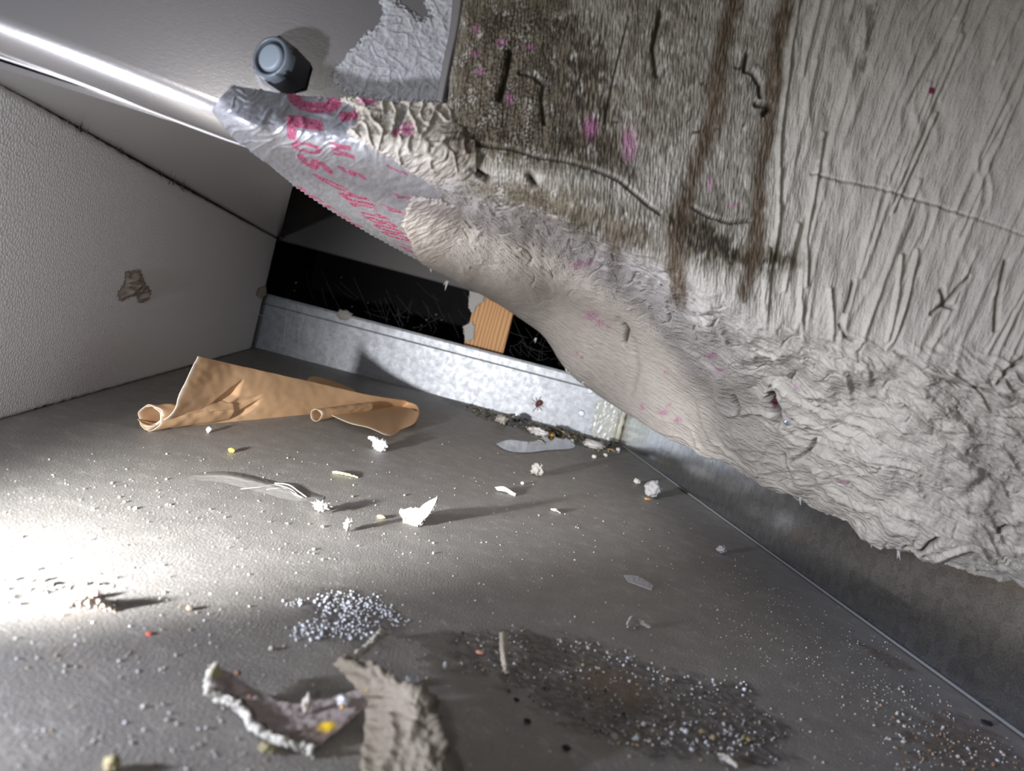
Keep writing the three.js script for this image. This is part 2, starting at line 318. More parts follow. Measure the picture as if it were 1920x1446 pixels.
// ------------------------------------------------------------------ grey cabinet above
const paint = phys({ color: rgb(0.36, 0.338, 0.315), metalness: 0.55, roughness: 0.27, ior: 2.3, clearcoat: 1, clearcoatRoughness: 0.2, bumpMap: floorBump, bumpScale: 0.000018 });
const A0 = Y(100, 140, 0.1172), A1 = Y(420, 260, 0.1141);
const ue = A1.clone().sub(A0).setY(0).normalize(), hemY = (t) => A0.y + (A1.y - A0.y) * clamp(t / 0.0451, -0.25, 1.1), hemAt = (t) => A0.clone().addScaledVector(ue, t).setY(hemY(t)), un = new V3(-ue.z, 0, ue.x).normalize(); if (un.z < 0) un.negate();
const BEND = 0.0088;
const faceO = A0.clone().addScaledVector(un, BEND);
const onFace = (px, py, off = 0) => onPlane(px, py, faceO.clone().addScaledVector(un, off), un);
{
  const root = group('equipment_cabinet', new V3(-0.1, 0.1155, -0.3)); const o = root.position;
  tag(root, 'grey painted sheet metal cabinet with a rounded lower front edge overhead', 'cabinet');
  const prof = []; for (let i = 0; i <= 24; i++) { const f = -Math.PI / 2 + Math.PI / 2 * i / 24; prof.push([BEND * Math.cos(f), BEND + BEND * Math.sin(f)]); }
  for (const y of [0.03, 0.08, 0.2, 0.36]) prof.push([BEND, y]);
  prof.push([BEND - 0.0012, 0.36]); for (let i = 24; i >= 0; i--) { const f = -Math.PI / 2 + Math.PI / 2 * i / 24, r = BEND - 0.0012; prof.push([r * Math.cos(f), BEND + r * Math.sin(f)]); }
  const t0 = -0.36, t1 = 0.118, N = 40, pos = [], idx = [], uv = [];
  for (let i = 0; i <= N; i++) for (const [w, y] of prof) { const q = hemAt(mix(t0, t1, i / N)).addScaledVector(un, w); q.y += y; q.sub(o); pos.push(q.x, q.y, q.z); uv.push(mix(t0, t1, i / N), y); }
  const m = prof.length; for (let i = 0; i < N; i++) for (let k = 0; k < m; k++) { const a = i * m + k, b = i * m + (k + 1) % m; idx.push(a, a + m, b, b, a + m, b + m); }
  const g = new THREE.BufferGeometry(); g.setAttribute('position', new THREE.Float32BufferAttribute(pos, 3)); g.setAttribute('uv', new THREE.Float32BufferAttribute(uv, 2)); g.setIndex(idx); g.computeVertexNormals();
  mesh('front_panel', g, paint, root);
  const hem = tube([t0, -0.18, 0, 0.02, 0.045, 0.056].map((t) => hemAt(t).sub(o)), 0.0004, 80, 8);
  tag(mesh('bare_hem', hem, std({ color: rgb(0.6, 0.58, 0.55), roughness: 0.4, metalness: 0.3 }), root), 'bright bare lower hem of the front panel');
  // bottom panel, cut off along a slanting edge
  const e1 = Y(548, 352, 0.1152), e2 = Y(524, 446, 0.1152), Aleft = A0.clone().addScaledVector(ue, t0), Ar = A1.clone().addScaledVector(ue, 0.03);
  const pts = [[Aleft.x, Aleft.z - 0.001], [Ar.x, Ar.z - 0.001], [e1.x, e1.z], [e2.x, e2.z], [e2.x - 0.004, -0.80], [-0.46, -0.80]];
  const sh = new THREE.Shape(pts.map(([x, z]) => new THREE.Vector2(x, -z)));
  const b = new THREE.ExtrudeGeometry(sh, { depth: 0.0015, bevelEnabled: false }).rotateX(-Math.PI / 2).translate(-o.x, 0.1152 - o.y, -o.z);
  { const bp = b.attributes.position; for (let i = 0; i < bp.count; i++) { const X = bp.getX(i) + o.x, Z = bp.getZ(i) + o.z; if (Z > -0.27 && (X < -0.3 || Math.abs(X - Ar.x) < 0.004)) bp.setY(i, bp.getY(i) - 0.1152 + (X < -0.3 ? hemY(t0) : hemY(0.075)) + 0.0004); } b.computeVertexNormals(); }
  mesh('bottom_panel', b, paint, root);
  const wallsM = std({ color: rgb(0.12, 0.115, 0.11), roughness: 0.7 });
  // side sheet over the slanting edge, set a little back from it so that the panel edge shows
  const len = Math.hypot(e1.x - e2.x, e1.z - e2.z), s = new THREE.BoxGeometry(0.0015, 0.35, len).translate(0, 0.175 + 0.0018, 0);
  s.rotateY(Math.atan2(e1.x - e2.x, e1.z - e2.z)).translate((e1.x + e2.x) / 2 - o.x - 0.012, 0.1152 - o.y, (e1.z + e2.z) / 2 - o.z);
  mesh('side_panel', s, wallsM, root);
  // dark rail across the back
  const ra = onPlane(500, 444, CORNER.clone().addScaledVector(bnorm, 0.006), bnorm), rb = onPlane(905, 551, CORNER.clone().addScaledVector(bnorm, 0.006), bnorm);
  const rl = ra.distanceTo(rb), rg = new RoundedBoxGeometry(rl, 0.14, 0.016, 3, 0.003); rg.translate(rl / 2, 0.07, -0.008);
  const rail = mesh('rear_rail', rg, std({ color: rgb(0.17, 0.16, 0.15), roughness: 0.6, metalness: 0.2, bumpMap: floorBump, bumpScale: 0.0002 }), root);
  rail.position.copy(ra).sub(o); const ax = rb.clone().sub(ra).normalize(); rail.quaternion.setFromRotationMatrix(new THREE.Matrix4().makeBasis(ax, new V3().crossVectors(bnorm, ax).normalize(), bnorm)); tag(rail, 'dark rail across the back of the cabinet');
}

// ------------------------------------------------------------------ hex bolt on the front panel
{
  const p = onFace(549, 138), root = group('hex_bolt', p);
  tag(root, 'black hex bolt with a round grey end on the cabinet front above the foil tape', 'bolt');
  const ax = new V3(-0.42, 0.02, 0.9).normalize(), k = D(0, 0, 0.2); root.quaternion.setFromUnitVectors(new V3(0, 0, 1), ax);
  const rr = 0.0066, L = 0.0105, hx = new THREE.Shape(); for (let i = 0; i < 6; i++) { const a = i * Math.PI / 3 + 0.5; i ? hx.lineTo(rr * Math.cos(a), rr * Math.sin(a)) : hx.moveTo(rr * Math.cos(a), rr * Math.sin(a)); } hx.closePath();
  const bodyM = std({ color: rgb(0.045, 0.045, 0.048), roughness: 0.42, metalness: 0.4 }), lathe = (q) => new THREE.LatheGeometry(q.map(([x, y]) => new THREE.Vector2(x, y)), 48).rotateX(Math.PI / 2);
  mesh('hex_head', new THREE.ExtrudeGeometry(hx, { depth: L - 0.0026, bevelEnabled: true, bevelThickness: 0.0008, bevelSize: 0.0009, bevelSegments: 3, bevelOffset: -0.0009 }).translate(0, 0, 0.0008), bodyM, root);
  tag(mesh('bolt_end', lathe([[0, L + 0.0002], [0.0029, L + 0.0002], [0.0036, L - 0.0002], [0.0038, L - 0.0012], [0.0038, L - 0.003]]), std({ color: rgb(0.30, 0.345, 0.37), roughness: 0.5, metalness: 0.15 }), root), 'round pale grey end of the bolt');
  tag(mesh('washer_face', lathe([[0.0046, L - 0.003], [0.0046, L - 0.0002], [0.0050, L], [0.0055, L - 0.0002], [0.0061, L - 0.0014], [0.0061, L - 0.003]]), std({ color: rgb(0.20, 0.23, 0.25), roughness: 0.4, metalness: 0.3 }), root), 'grey chamfered ring round the bolt end');
  root.position.addScaledVector(un, 0.0002);
}

// ------------------------------------------------------------------ mastic-coated duct
const ductRoot = group('duct', new V3(0.05, 0.1, -0.25)), DO = ductRoot.position;
tag(ductRoot, 'big air duct thickly brushed with cracked grey mastic, stained brown and black, on the right', 'duct');
const yAtFold = (x) => { const P = [[700, 280], [833, 318], [960, 365], [1060, 412], [1150, 452], [1245, 497], [1330, 553], [1440, 605], [1585, 640], [1750, 665], [1935, 690], [2200, 720]]; let i = 0; while (i < P.length - 2 && x > P[i + 1][0]) i++; return mix(P[i][1], P[i + 1][1], (x - P[i][0]) / (P[i + 1][0] - P[i][0])); };
const lean = (x) => 0.09 + 0.40 * smooth(1250, 1950, x);
// fields over the duct's chart, worked out on a coarse net and looked up smoothly
function field(fn, x0 = 380, y0 = -240, x1 = 2240, y1 = 1260, st = 4) {
  const w = Math.ceil((x1 - x0) / st) + 2, h = Math.ceil((y1 - y0) / st) + 2, a = new Float32Array(w * h);
  for (let j = 0; j < h; j++) for (let i = 0; i < w; i++) a[j * w + i] = fn(x0 + i * st, y0 + j * st);
  return (x, y) => { const fx = clamp((x - x0) / st, 0, w - 1.001), fy = clamp((y - y0) / st, 0, h - 1.001), i = Math.floor(fx), j = Math.floor(fy), u = fx - i, v = fy - j, k = j * w + i; return (a[k] * (1 - u) + a[k + 1] * u) * (1 - v) + (a[k + w] * (1 - u) + a[k + w + 1] * u) * v; };
}
const CRACKS = [
  [[[848, 268], [905, 273], [965, 280], [1010, 296], [1060, 304], [1110, 318], [1160, 340], [1200, 372], [1238, 402]], 2.6, 0.0011, 1],
  [[[958, 96], [952, 130], [945, 160], [938, 184]], 4, 0.002, 1], [[[975, 135], [1000, 140], [1020, 158], [1016, 190], [1022, 230]], 3, 0.001, 0.8],
  [[[1402, 100], [1398, 130], [1412, 135], [1424, 160], [1426, 180]], 3, 0.0015, 1], [[[1418, 196], [1444, 200], [1432, 214]], 3.5, 0.002, 1],
  [[[1522, 326], [1580, 340], [1640, 352], [1700, 370], [1760, 388], [1812, 405]], 1.5, 0.0005, 0.7], [[[1812, 405], [1870, 424], [1925, 444]], 1.2, 0.0004, 0.6],
  [[[1300, 392], [1330, 408], [1370, 418], [1404, 414]], 2.4, 0.0011, 0.9],
  [[[1180, 30], [1165, 90], [1150, 150], [1135, 230]], 1.6, 0.0005, 0.6], [[[1240, 20], [1225, 90], [1232, 140]], 3, 0.0012, 0.9],
  [[[880, 318], [905, 332], [912, 336]], 4.5, 0.002, 1], [[[994, 330], [1000, 345]], 5, 0.0024, 1],
  [[[1168, 612], [1172, 622], [1170, 640]], 3, 0.0018, 1], [[[1160, 598], [1186, 640], [1198, 690], [1190, 730]], 5, 0.0010, 0.15],
  [[[1448, 742], [1456, 762], [1462, 785]], 6.5, 0.003, 1], [[[1700, 1015], [1730, 1022], [1760, 1000]], 3, 0.0015, 0.9], [[[1870, 995], [1900, 985]], 3, 0.0015, 0.9],
  [[[1378, 742], [1384, 758], [1390, 775]], 3, 0.0012, 0.6], [[[1488, 860], [1515, 850], [1525, 828]], 2.2, 0.0012, 0.7], [[[1470, 850], [1485, 875], [1495, 900]], 2, 0.0010, 0.7],
  [[[1680, 660], [1740, 700], [1790, 720], [1860, 735], [1925, 757]], 2, 0.0008, 0.4], [[[1700, 760], [1780, 830], [1850, 890], [1890, 920]], 3, 0.0010, 0.3],
  [[[1765, 545], [1770, 570], [1785, 578]], 3, 0.0014, 0.7], [[[1815, 520], [1780, 560], [1745, 590]], 2.4, 0.0010, 0.5], [[[1885, 490], [1870, 560], [1865, 620]], 2.6, 0.0012, 0.5],
  [[[1600, 530], [1592, 565], [1585, 585]], 2.2, 0.0010, 0.6], [[[1575, 610], [1585, 632], [1600, 640]], 2, 0.0010, 0.6], [[[1920, 670], [1880, 700], [1872, 720]], 3, 0.0012, 0.5],
];
const crackF = field((x, y) => { let d = 0; for (const [p, w, dep] of CRACKS) { const q = polyDist(x, y, p, false); const W = w * 1.3; if (q < W * 4) d += 1.4 * dep * Math.exp(-(q / W) * (q / W)); } return d; }, 820, -40, 2000, 1060, 1.5);
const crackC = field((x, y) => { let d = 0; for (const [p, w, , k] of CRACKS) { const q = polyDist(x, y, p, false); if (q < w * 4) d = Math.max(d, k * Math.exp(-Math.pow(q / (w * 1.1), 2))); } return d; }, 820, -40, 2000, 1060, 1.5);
// long ridges that the brush left, running down the face
const DRIPS = []; { const r = mulberry(31); for (let i = 0; i < 64; i++) { const x = 1440 + r() * 640, y = -200 + r() * 820, l = 120 + r() * 380, k = lean(x) * (0.85 + 0.3 * r()) + 0.02; DRIPS.push([[[x + 0.5 * l * k, y - l / 2], [x + 3 * (r() - 0.5), y], [x - 0.5 * l * k, y + l / 2]], 2.5 + r() * 4, 0.0003 + r() * 0.0007]); }
  for (const p of [[[1500, -20], [1478, 120], [1462, 260], [1458, 420], [1440, 520], [1437, 600]], [[1545, 250], [1530, 340], [1510, 450], [1510, 540]], [[1555, 545], [1560, 590], [1562, 640]], [[1720, 470], [1700, 560], [1675, 640], [1664, 655]], [[1690, 480], [1680, 560], [1665, 640]], [[1505, 480], [1500, 560], [1506, 640]], [[1440, 470], [1432, 560], [1438, 620]]]) DRIPS.push([p, 3.5, 0.0011]); }
const dripF = field((x, y) => { let d = 0; for (const [p, w, h] of DRIPS) { const q = polyDist(x, y, p, false); if (q < w * 3) d = Math.max(d, h * Math.exp(-(q / w) * (q / w))); } return d; }, 1380, -240, 2200, 760, 2);
function ductRelief(x, y, v) {
  const f = smooth(45, -45, y - yAtFold(x)), k = lean(x), q = x + y * k, e = smooth(0.96, 0.86, v);
  const face = (0.00022 * fbm(q / 24, y / 170, 4) * mix(1, 0.8, smooth(1450, 1600, x)) + 0.00042 * smooth(1250, 1500, x) * ridge(q / 80 + 0.5 * n2(x / 190, y / 190), y / 480) + 0.0006 * fbm(q / 130, y / 190, 3)) + 0.00018 * fbm(x / 11, y / 22, 3) * smooth(1450, 1200, x) + dripF(x, y);
  const w1 = 34 * fbm(x / 240, y / 240, 2), a = x * 0.86 + y * 0.5, b = -x * 0.5 + y * 0.86 + w1;
  const calm = polyDist(x, y, [[1000, 560], [1160, 590], [1190, 680], [1260, 620], [1420, 680], [1400, 800], [1200, 800], [1050, 690]]), c = mix(1, 0.35, smooth(-30, 30, calm)) * mix(0.55, 0.78, smooth(1150, 1400, x));
  const low = smooth(1150, 1400, x) * (0.0026 * fbm(x / 210 + 3, y / 150, 2) + 0.0014 * smooth(0.1, 1, ridge(a / 300 + 2, b / 62 + 0.3 * n2(x / 150, y / 150)))) + c * (0.00062 * fbm(a / 100, b / 17, 4) - 0.0010 * smooth(0.72, 1, ridge(a / 130 + 3, b / 40 + 0.3 * n2(x / 60, y / 60))) * smooth(0, 0.5, n2(x / 75 + 4, y / 75)) + 0.00075 * smooth(0.3, 1, ridge(a / 150 + 5, b / 30)) * smooth(-0.3, 0.5, n2b(x / 90, y / 90)) + 0.0016 * fbm(x / 100, y / 100, 3)) + 0.0009 * c * smooth(0.3, 0.7, fbm(a / 36 + 9, b / 14, 2)) - 0.0016 * c * smooth(0.62, 0.8, fbm(x / 20 + 2, y / 15 + 7, 2));
  return (mix(low, face, f) - crackF(x, y)) * e;
}
const B = 0.1137;
const ret = (p, dx, dy, dz) => { const q = p.clone().add(new V3(dx, dy, dz)); q.px = p.px + (p.px - 1100) * 0.02; q.py = p.py + 30; return q; };
const cols = [
  [D(890, -150, .206), D(864, 30, .204), D(840, 180, .203), D(834, 300, .200), Y(826, 370, B), Y(812, 430, B), Y(800, 500, B)],
  [D(985, -150, .208), D(975, 30, .206), D(968, 200, .204), D(962, 350, .201), Y(955, 415, B), Y(945, 490, B), Y(922, 564, .108)],
  [D(1090, -150, .21), D(1080, 40, .208), D(1070, 230, .206), D(1062, 400, .202), D(1055, 470, .27), D(1040, 556, .55), D(1012, 624, .69)],
  [D(1190, -150, .212), D(1180, 50, .21), D(1168, 260, .207), D(1155, 440, .203), D(1145, 520, .27), D(1122, 600, .52), D(1066, 697, .655)],
  [D(1300, -150, .214), D(1285, 60, .212), D(1265, 300, .208), D(1245, 490, .204), D(1225, 570, .26), D(1195, 650, .48), D(1134, 747, .64)],
  [D(1400, -150, .216), D(1380, 80, .213), D(1355, 340, .209), D(1330, 550, .205), D(1310, 640, .25), D(1288, 735, .38), D(1250, 820, .46)],
  [D(1510, -150, .216), D(1490, 100, .213), D(1465, 370, .209), D(1440, 600, .206), D(1432, 700, .235), D(1425, 800, .29), D(1403, 891, .345)],
  [D(1640, -150, .214), D(1620, 120, .211), D(1600, 400, .207), D(1585, 630, .204), D(1585, 760, .22), D(1590, 890, .24), D(1600, 992, .262)],
  [D(1790, -150, .21), D(1775, 140, .207), D(1760, 430, .203), D(1750, 660, .2), D(1750, 800, .207), D(1755, 940, .22), D(1770, 1058, .236)],
  [D(1960, -150, .2), D(1950, 160, .198), D(1940, 460, .196), D(1935, 690, .195), D(1935, 840, .201), D(1937, 980, .213), D(1940, 1096, .230)],
  [D(2150, -150, .185), D(2130, 180, .185), D(2120, 480, .185), D(2115, 720, .185), D(2115, 870, .19), D(2115, 1010, .196), D(2120, 1100, .205)],
];
const turn = [[-.002, .012, -.01], [0, .012, -.012], [.002, .02, -.012], [.004, .02, -.01], [.006, .014, -.012], [.01, .016, -.008], [.012, .018, -.008], [.012, .02, -.008], [.012, .02, -.008], [.01, .02, -.006], [.01, .02, -.006]];
cols.forEach((c, i) => c.push(ret(c[6], ...turn[i])));
const toDuct = (g) => local(g, DO);
const mouldF = [
  [[[835, 200], [860, -10], [1060, -30], [1150, 60], [1180, 200], [1190, 330], [1110, 335], [980, 320], [850, 300]], 1.35, 60],
  [[[1130, -30], [1330, -30], [1330, 200], [1280, 300], [1180, 330]], 0.8, 50],
  [[[1235, 395], [1320, 405], [1400, 470], [1480, 468], [1505, 500], [1430, 515], [1330, 500], [1262, 480]], 1.5, 30],
  [[[860, 325], [1100, 345], [1230, 410], [1250, 480], [1150, 480], [1000, 410], [880, 360]], 1.12, 35],
  [[[1070, 190], [1130, 200], [1130, 270], [1090, 260]], 1.1, 30], [[[1340, 20], [1490, 20], [1440, 330], [1420, 480], [1280, 470], [1300, 330]], 0.62, 40],
  [[[1020, 230], [1100, 260], [1120, 330], [1050, 330]], 0.9, 30],
].map(([p, a, w]) => [p, a, w]);
const mould = field((x, y) => { let m = 0; for (const [p, a, w] of mouldF) m = Math.max(m, a * smooth(-w, w, polyDist(x, y, p))); return m; });
const STREAKS = [[[[1392, -60], [1372, 20], [1352, 90], [1342, 150], [1338, 225], [1310, 300], [1290, 360], [1276, 420], [1266, 490], [1276, 560]], 19, 1], [[[1488, -60], [1470, 20], [1452, 110], [1450, 190], [1436, 260], [1424, 330], [1420, 400], [1415, 470], [1396, 550]], 15, 1], [[[1640, -60], [1632, 30], [1622, 95], [1614, 125]], 6, 0.8], [[[1205, -40], [1190, 60], [1170, 190]], 9, 0.35], [[[1160, 430], [1150, 480], [1152, 515]], 10, 0.45], [[[1585, -30], [1575, 60], [1550, 200], [1525, 330]], 3.5, 0.45], [[[1245, -40], [1230, 60], [1222, 150], [1205, 250]], 6, 0.5]];
const streak = field((x, y) => { let m = 0; for (const [p, w, k] of STREAKS) m = Math.max(m, k * smooth(w * 1.6, w * 0.35, polyDist(x, y, p, false) + 6 * n2(x / 25, y / 70) + 3 * n2(x / 9, y / 22))); return m; }, 820, -200, 2000, 800, 3);
const PINK = [[900, 135, 9, 6], [892, 55, 6, 9], [992, 88, 9, 6], [940, 80, 10, 8], [955, 185, 7, 12], [890, 100, 12, 5], [1180, 272, 14, 30], [1108, 240, 14, 22], [1330, 342, 5, 14], [1375, 385, 8, 5], [1250, 700, 5, 4], [1335, 668, 12, 5], [1352, 690, 9, 4], [1246, 770, 9, 5], [1273, 782, 8, 5], [1255, 758, 5, 3], [1090, 495, 22, 5], [1110, 592, 14, 9], [1125, 605, 8, 8], [1490, 722, 14, 3], [1094, 664, 3, 4], [1140, 612, 4, 4], [1085, 655, 2, 4], [1210, 760, 4, 6], [1580, 905, 12, 3]];
const HOT = [[1745, 173, 6, 8], [1449, 755, 5, 12]];
const pinkF = field((x, y) => { let m = 0; for (const [a, b, w, h] of PINK) { const d = Math.hypot((x - a) / w, (y - b) / h); if (d < 2) m = Math.max(m, smooth(1.4, 0.4, d + 0.5 * n2(x / 6, y / 6))); } return m; }, 820, -40, 2000, 1000, 2);
function masticColor(x, y, under = 0) {
  const k = lean(x), q = x + y * k, f = smooth(40, -40, y - yAtFold(x));
  const t = 1 + 0.10 * fbm(q / 30, y / (f > 0.5 ? 160 : 30), 3) + 0.07 * fbm(x / 6, y / 6, 2);
  const lav = smooth(1500, 1150, x) * (1 - f);
  let c = [mix(0.47, 0.465, lav) * t, mix(0.43, 0.42, lav) * t, mix(0.345, 0.375, lav) * t];
  const put = (col, a) => { c = c.map((v, i) => mix(v, col[i], clamp(a))); };
  const m = mould(x, y);
  const fine = fbm(q / 7, y / 9, 4) * smooth(1120, 960, x) + fbm(q / 7, y / 34, 4) * smooth(960, 1120, x);
  if (m > 0.01) { const cl = fbm(x / 45, y / 60, 3), lft = smooth(1150, 1000, x); put([0.165, 0.137, 0.088], m * mix(0.8, 0.95, lft) * smooth(-0.75, 0.1, cl + fine * 0.3)); put([0.06, 0.046, 0.028], m * mix(0.85, 0.75, lft) * smooth(-0.12, 0.5, 0.7 * fine + 0.4 * fbm(x / 50, y / 70, 2) + 0.28 * (m - 0.55))); }
  const s = streak(x, y); if (s > 0.01) put([0.095, 0.064, 0.034], s * clamp(0.9 + 0.6 * fbm(q / 6, y / 40, 3)));
  // fine brown flecks over the whole upper face
  put([0.12, 0.09, 0.06], f * 0.8 * smooth(0.50, 0.66, fbm(q / 6, y / 11, 2) + 0.18 * fbm(x / 120, y / 120, 2) + 0.10 * smooth(1550, 1200, x)));
  put([0.42, 0.13, 0.27], pinkF(x, y) * (0.35 + 0.6 * smooth(-0.2, 0.4, fbm(x / 5, y / 9, 2))));
  for (const [a, b, w, h] of HOT) { const d = Math.hypot((x - a) / w, (y - b) / h); if (d < 1.5) put([0.20, 0.02, 0.06], smooth(1.2, 0.6, d)); }
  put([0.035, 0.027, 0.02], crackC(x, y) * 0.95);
  put([0.07, 0.05, 0.03], f * 0.9 * smooth(0.80, 0.95, ridge(q / 30, y / 190)) * smooth(1500, 1380, x) * smooth(0.0, 0.5, n2(x / 60, y / 90)));
  put([0.03, 0.025, 0.018], Math.max(0, m - 1.2) * 3 * smooth(-0.1, 0.3, fine));
  // bits of dull foil showing where the brush missed
  put([0.22, 0.22, 0.23], (1 - f) * 0.45 * smooth(0.60, 0.68, fbm(x / 26 + 31, y / 14, 3)) * smooth(1700, 1200, x));
  return c;
}
{
  const S = surf(cols), o = [];
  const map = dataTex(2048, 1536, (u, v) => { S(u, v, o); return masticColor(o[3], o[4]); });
  const bump = dataTex(1280, 960, (u, v) => { S(u, v, o); const x = o[3], y = o[4], f = smooth(40, -40, y - yAtFold(x)), q = x + y * lean(x); const h = 0.5 + 0.34 * mix(fbm((x * 0.86 + y * 0.5) / 30, (-x * 0.5 + y * 0.86) / 6, 3), fbm(q / 6, y / 40, 3) * mix(1, 0.55, smooth(1400, 1550, x)), f) + 0.12 * fbm(x / 4, y / 4, 2); return [h, h, h]; }, false);
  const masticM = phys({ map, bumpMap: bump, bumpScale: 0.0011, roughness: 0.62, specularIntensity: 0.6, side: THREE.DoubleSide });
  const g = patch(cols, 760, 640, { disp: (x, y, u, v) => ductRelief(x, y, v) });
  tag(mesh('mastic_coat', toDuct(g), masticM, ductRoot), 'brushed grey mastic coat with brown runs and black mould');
  // the rest of the duct's body, out of sight above and behind
  const back = cols.map((c) => { const r = c[7], top = c[0]; const p1 = r.clone().add(new V3(0.01, 0.06, 0)), p2 = p1.clone().setY(0.34), p3 = top.clone().setY(0.34); return [r, p1, p2, p3, top].map((p) => { const q = p.clone(); q.px = q.py = 0; return q; }); });
  mesh('duct_body', toDuct(patch(back, 20, 12)), std({ color: rgb(0.3, 0.28, 0.25), roughness: 0.8, side: THREE.DoubleSide }), ductRoot);
  // left end of the duct, closed with a sheet whose edge shows beside the coat
  const ring = []; for (let i = 0; i <= 60; i++) { S(0, i / 60, o); ring.push(new V3(o[0], o[1], o[2])); } for (const p of back[0].slice(1, 4)) ring.push(p);
  const cen = ring.reduce((a, p) => a.add(p), new V3()).multiplyScalar(1 / ring.length).add(new V3(0.05, 0.04, 0)), pp = []; ring.forEach((p, i) => { const n = ring[(i + 1) % ring.length]; pp.push(...cen, ...p, ...n); });
  const eg = new THREE.BufferGeometry(); eg.setAttribute('position', new THREE.Float32BufferAttribute(pp, 3)); eg.computeVertexNormals();
  const ring2 = []; for (let i = 0; i <= 40; i++) { S(1, i / 40, o); ring2.push(new V3(o[0], o[1], o[2])); } for (const p of back[10].slice(1, 4)) ring2.push(p);
  const c2 = ring2.reduce((a, p) => a.add(p), new V3()).multiplyScalar(1 / ring2.length), p2 = []; ring2.forEach((p, i) => { const n = ring2[(i + 1) % ring2.length]; p2.push(...c2, ...n, ...p); });
  const eg2 = new THREE.BufferGeometry(); eg2.setAttribute('position', new THREE.Float32BufferAttribute(p2, 3)); eg2.computeVertexNormals();
  mesh('end_sheet', toDuct(eg2), std({ color: rgb(0.3, 0.28, 0.25), roughness: 0.8, side: THREE.DoubleSide }), ductRoot);
  mesh('end_sheet', toDuct(eg), std({ color: rgb(0.20, 0.185, 0.17), roughness: 0.6, side: THREE.DoubleSide }), ductRoot);
  // bare grey edge strip on the left of the coat
  const st = [[D(858, -140, .2075), D(884, -140, .2065)], [D(851, 40, .2065), D(866, 30, .2048)], [D(836, 120, .2055), D(848, 120, .2042)], [D(822, 194, .205), D(833, 196, .2035)]];
  const sg = patch(st.map((r) => [r[0], r[0].clone().lerp(r[1], 0.5), r[1]].map((p, i) => { p.px = 0; p.py = i; return p; })), 40, 6, { thick: 0.0012 });
  tag(mesh('edge_strip', toDuct(sg), std({ color: rgb(0.16, 0.145, 0.13), roughness: 0.6, side: THREE.DoubleSide }), ductRoot), 'bare dark grey sheet metal edge');
  // small metal pin in the red hole
  const pin = mesh('pin_head', lumpy(0.0014, 2, 0.08, 2, 3, 1, 1, 0.6), std({ color: rgb(0.6, 0.64, 0.7), roughness: 0.25, metalness: 0.8 }), ductRoot); pin.position.copy(D(1477, 791, .252)).sub(DO); tag(pin, 'shiny metal pin head in a tear of the mastic');
}
{ // mastic smeared from the duct on to the cabinet front
  const out = [[708, -60], [714, 0], [722, 18], [716, 45], [690, 62], [672, 85], [655, 98], [640, 122], [622, 140], [630, 162], [655, 174], [700, 182], [742, 190], [800, 193], [832, 194], [846, 110], [868, -60]];
  const cs = []; for (let i = 0; i < 6; i++) { cs[i] = []; for (let j = 0; j < 6; j++) cs[i][j] = onFace(590 + i * 60, -90 + j * 60, 0.0004); }
  const f = field((x, y) => polyDist(x, y, out), 580, -100, 900, 260, 2);
  const m = (x, y) => f(x, y) + 7 * fbm(x / 14, y / 14, 3) + 3;
  const hole = [[735, -40], [790, -40], [800, 10], [812, 30], [790, 42], [765, 20], [745, 10]];
  const k2 = (x, y) => Math.min(m(x, y), -polyDist(x, y, hole) + 9 * fbm(x / 9, y / 9, 3) + 3);
  const g = patch(cs, 260, 260, { keep: k2, disp: (x, y) => smooth(0, 9, k2(x, y)) * (0.0007 + 0.00045 * fbm(x / 34, y / 26, 3) + 0.0002 * smooth(0.2, 0.9, ridge(x / 60 + y / 90, y / 40 - x / 60))), color: (x, y) => { const t = 1 + 0.15 * fbm(x / 8, y / 8, 3), d = smooth(0.28, 0.5, fbm(x / 10 + 4, y / 12, 3)); return [mix(0.44, 0.2, d * 0.6) * t, mix(0.435, 0.19, d * 0.6) * t, mix(0.42, 0.17, d * 0.6) * t]; } });
  tag(mesh('mastic_flange', toDuct(g), phys({ vertexColors: true, roughness: 0.65, side: THREE.DoubleSide }), ductRoot), 'pale grey mastic smeared on the cabinet beside the bolt');
}
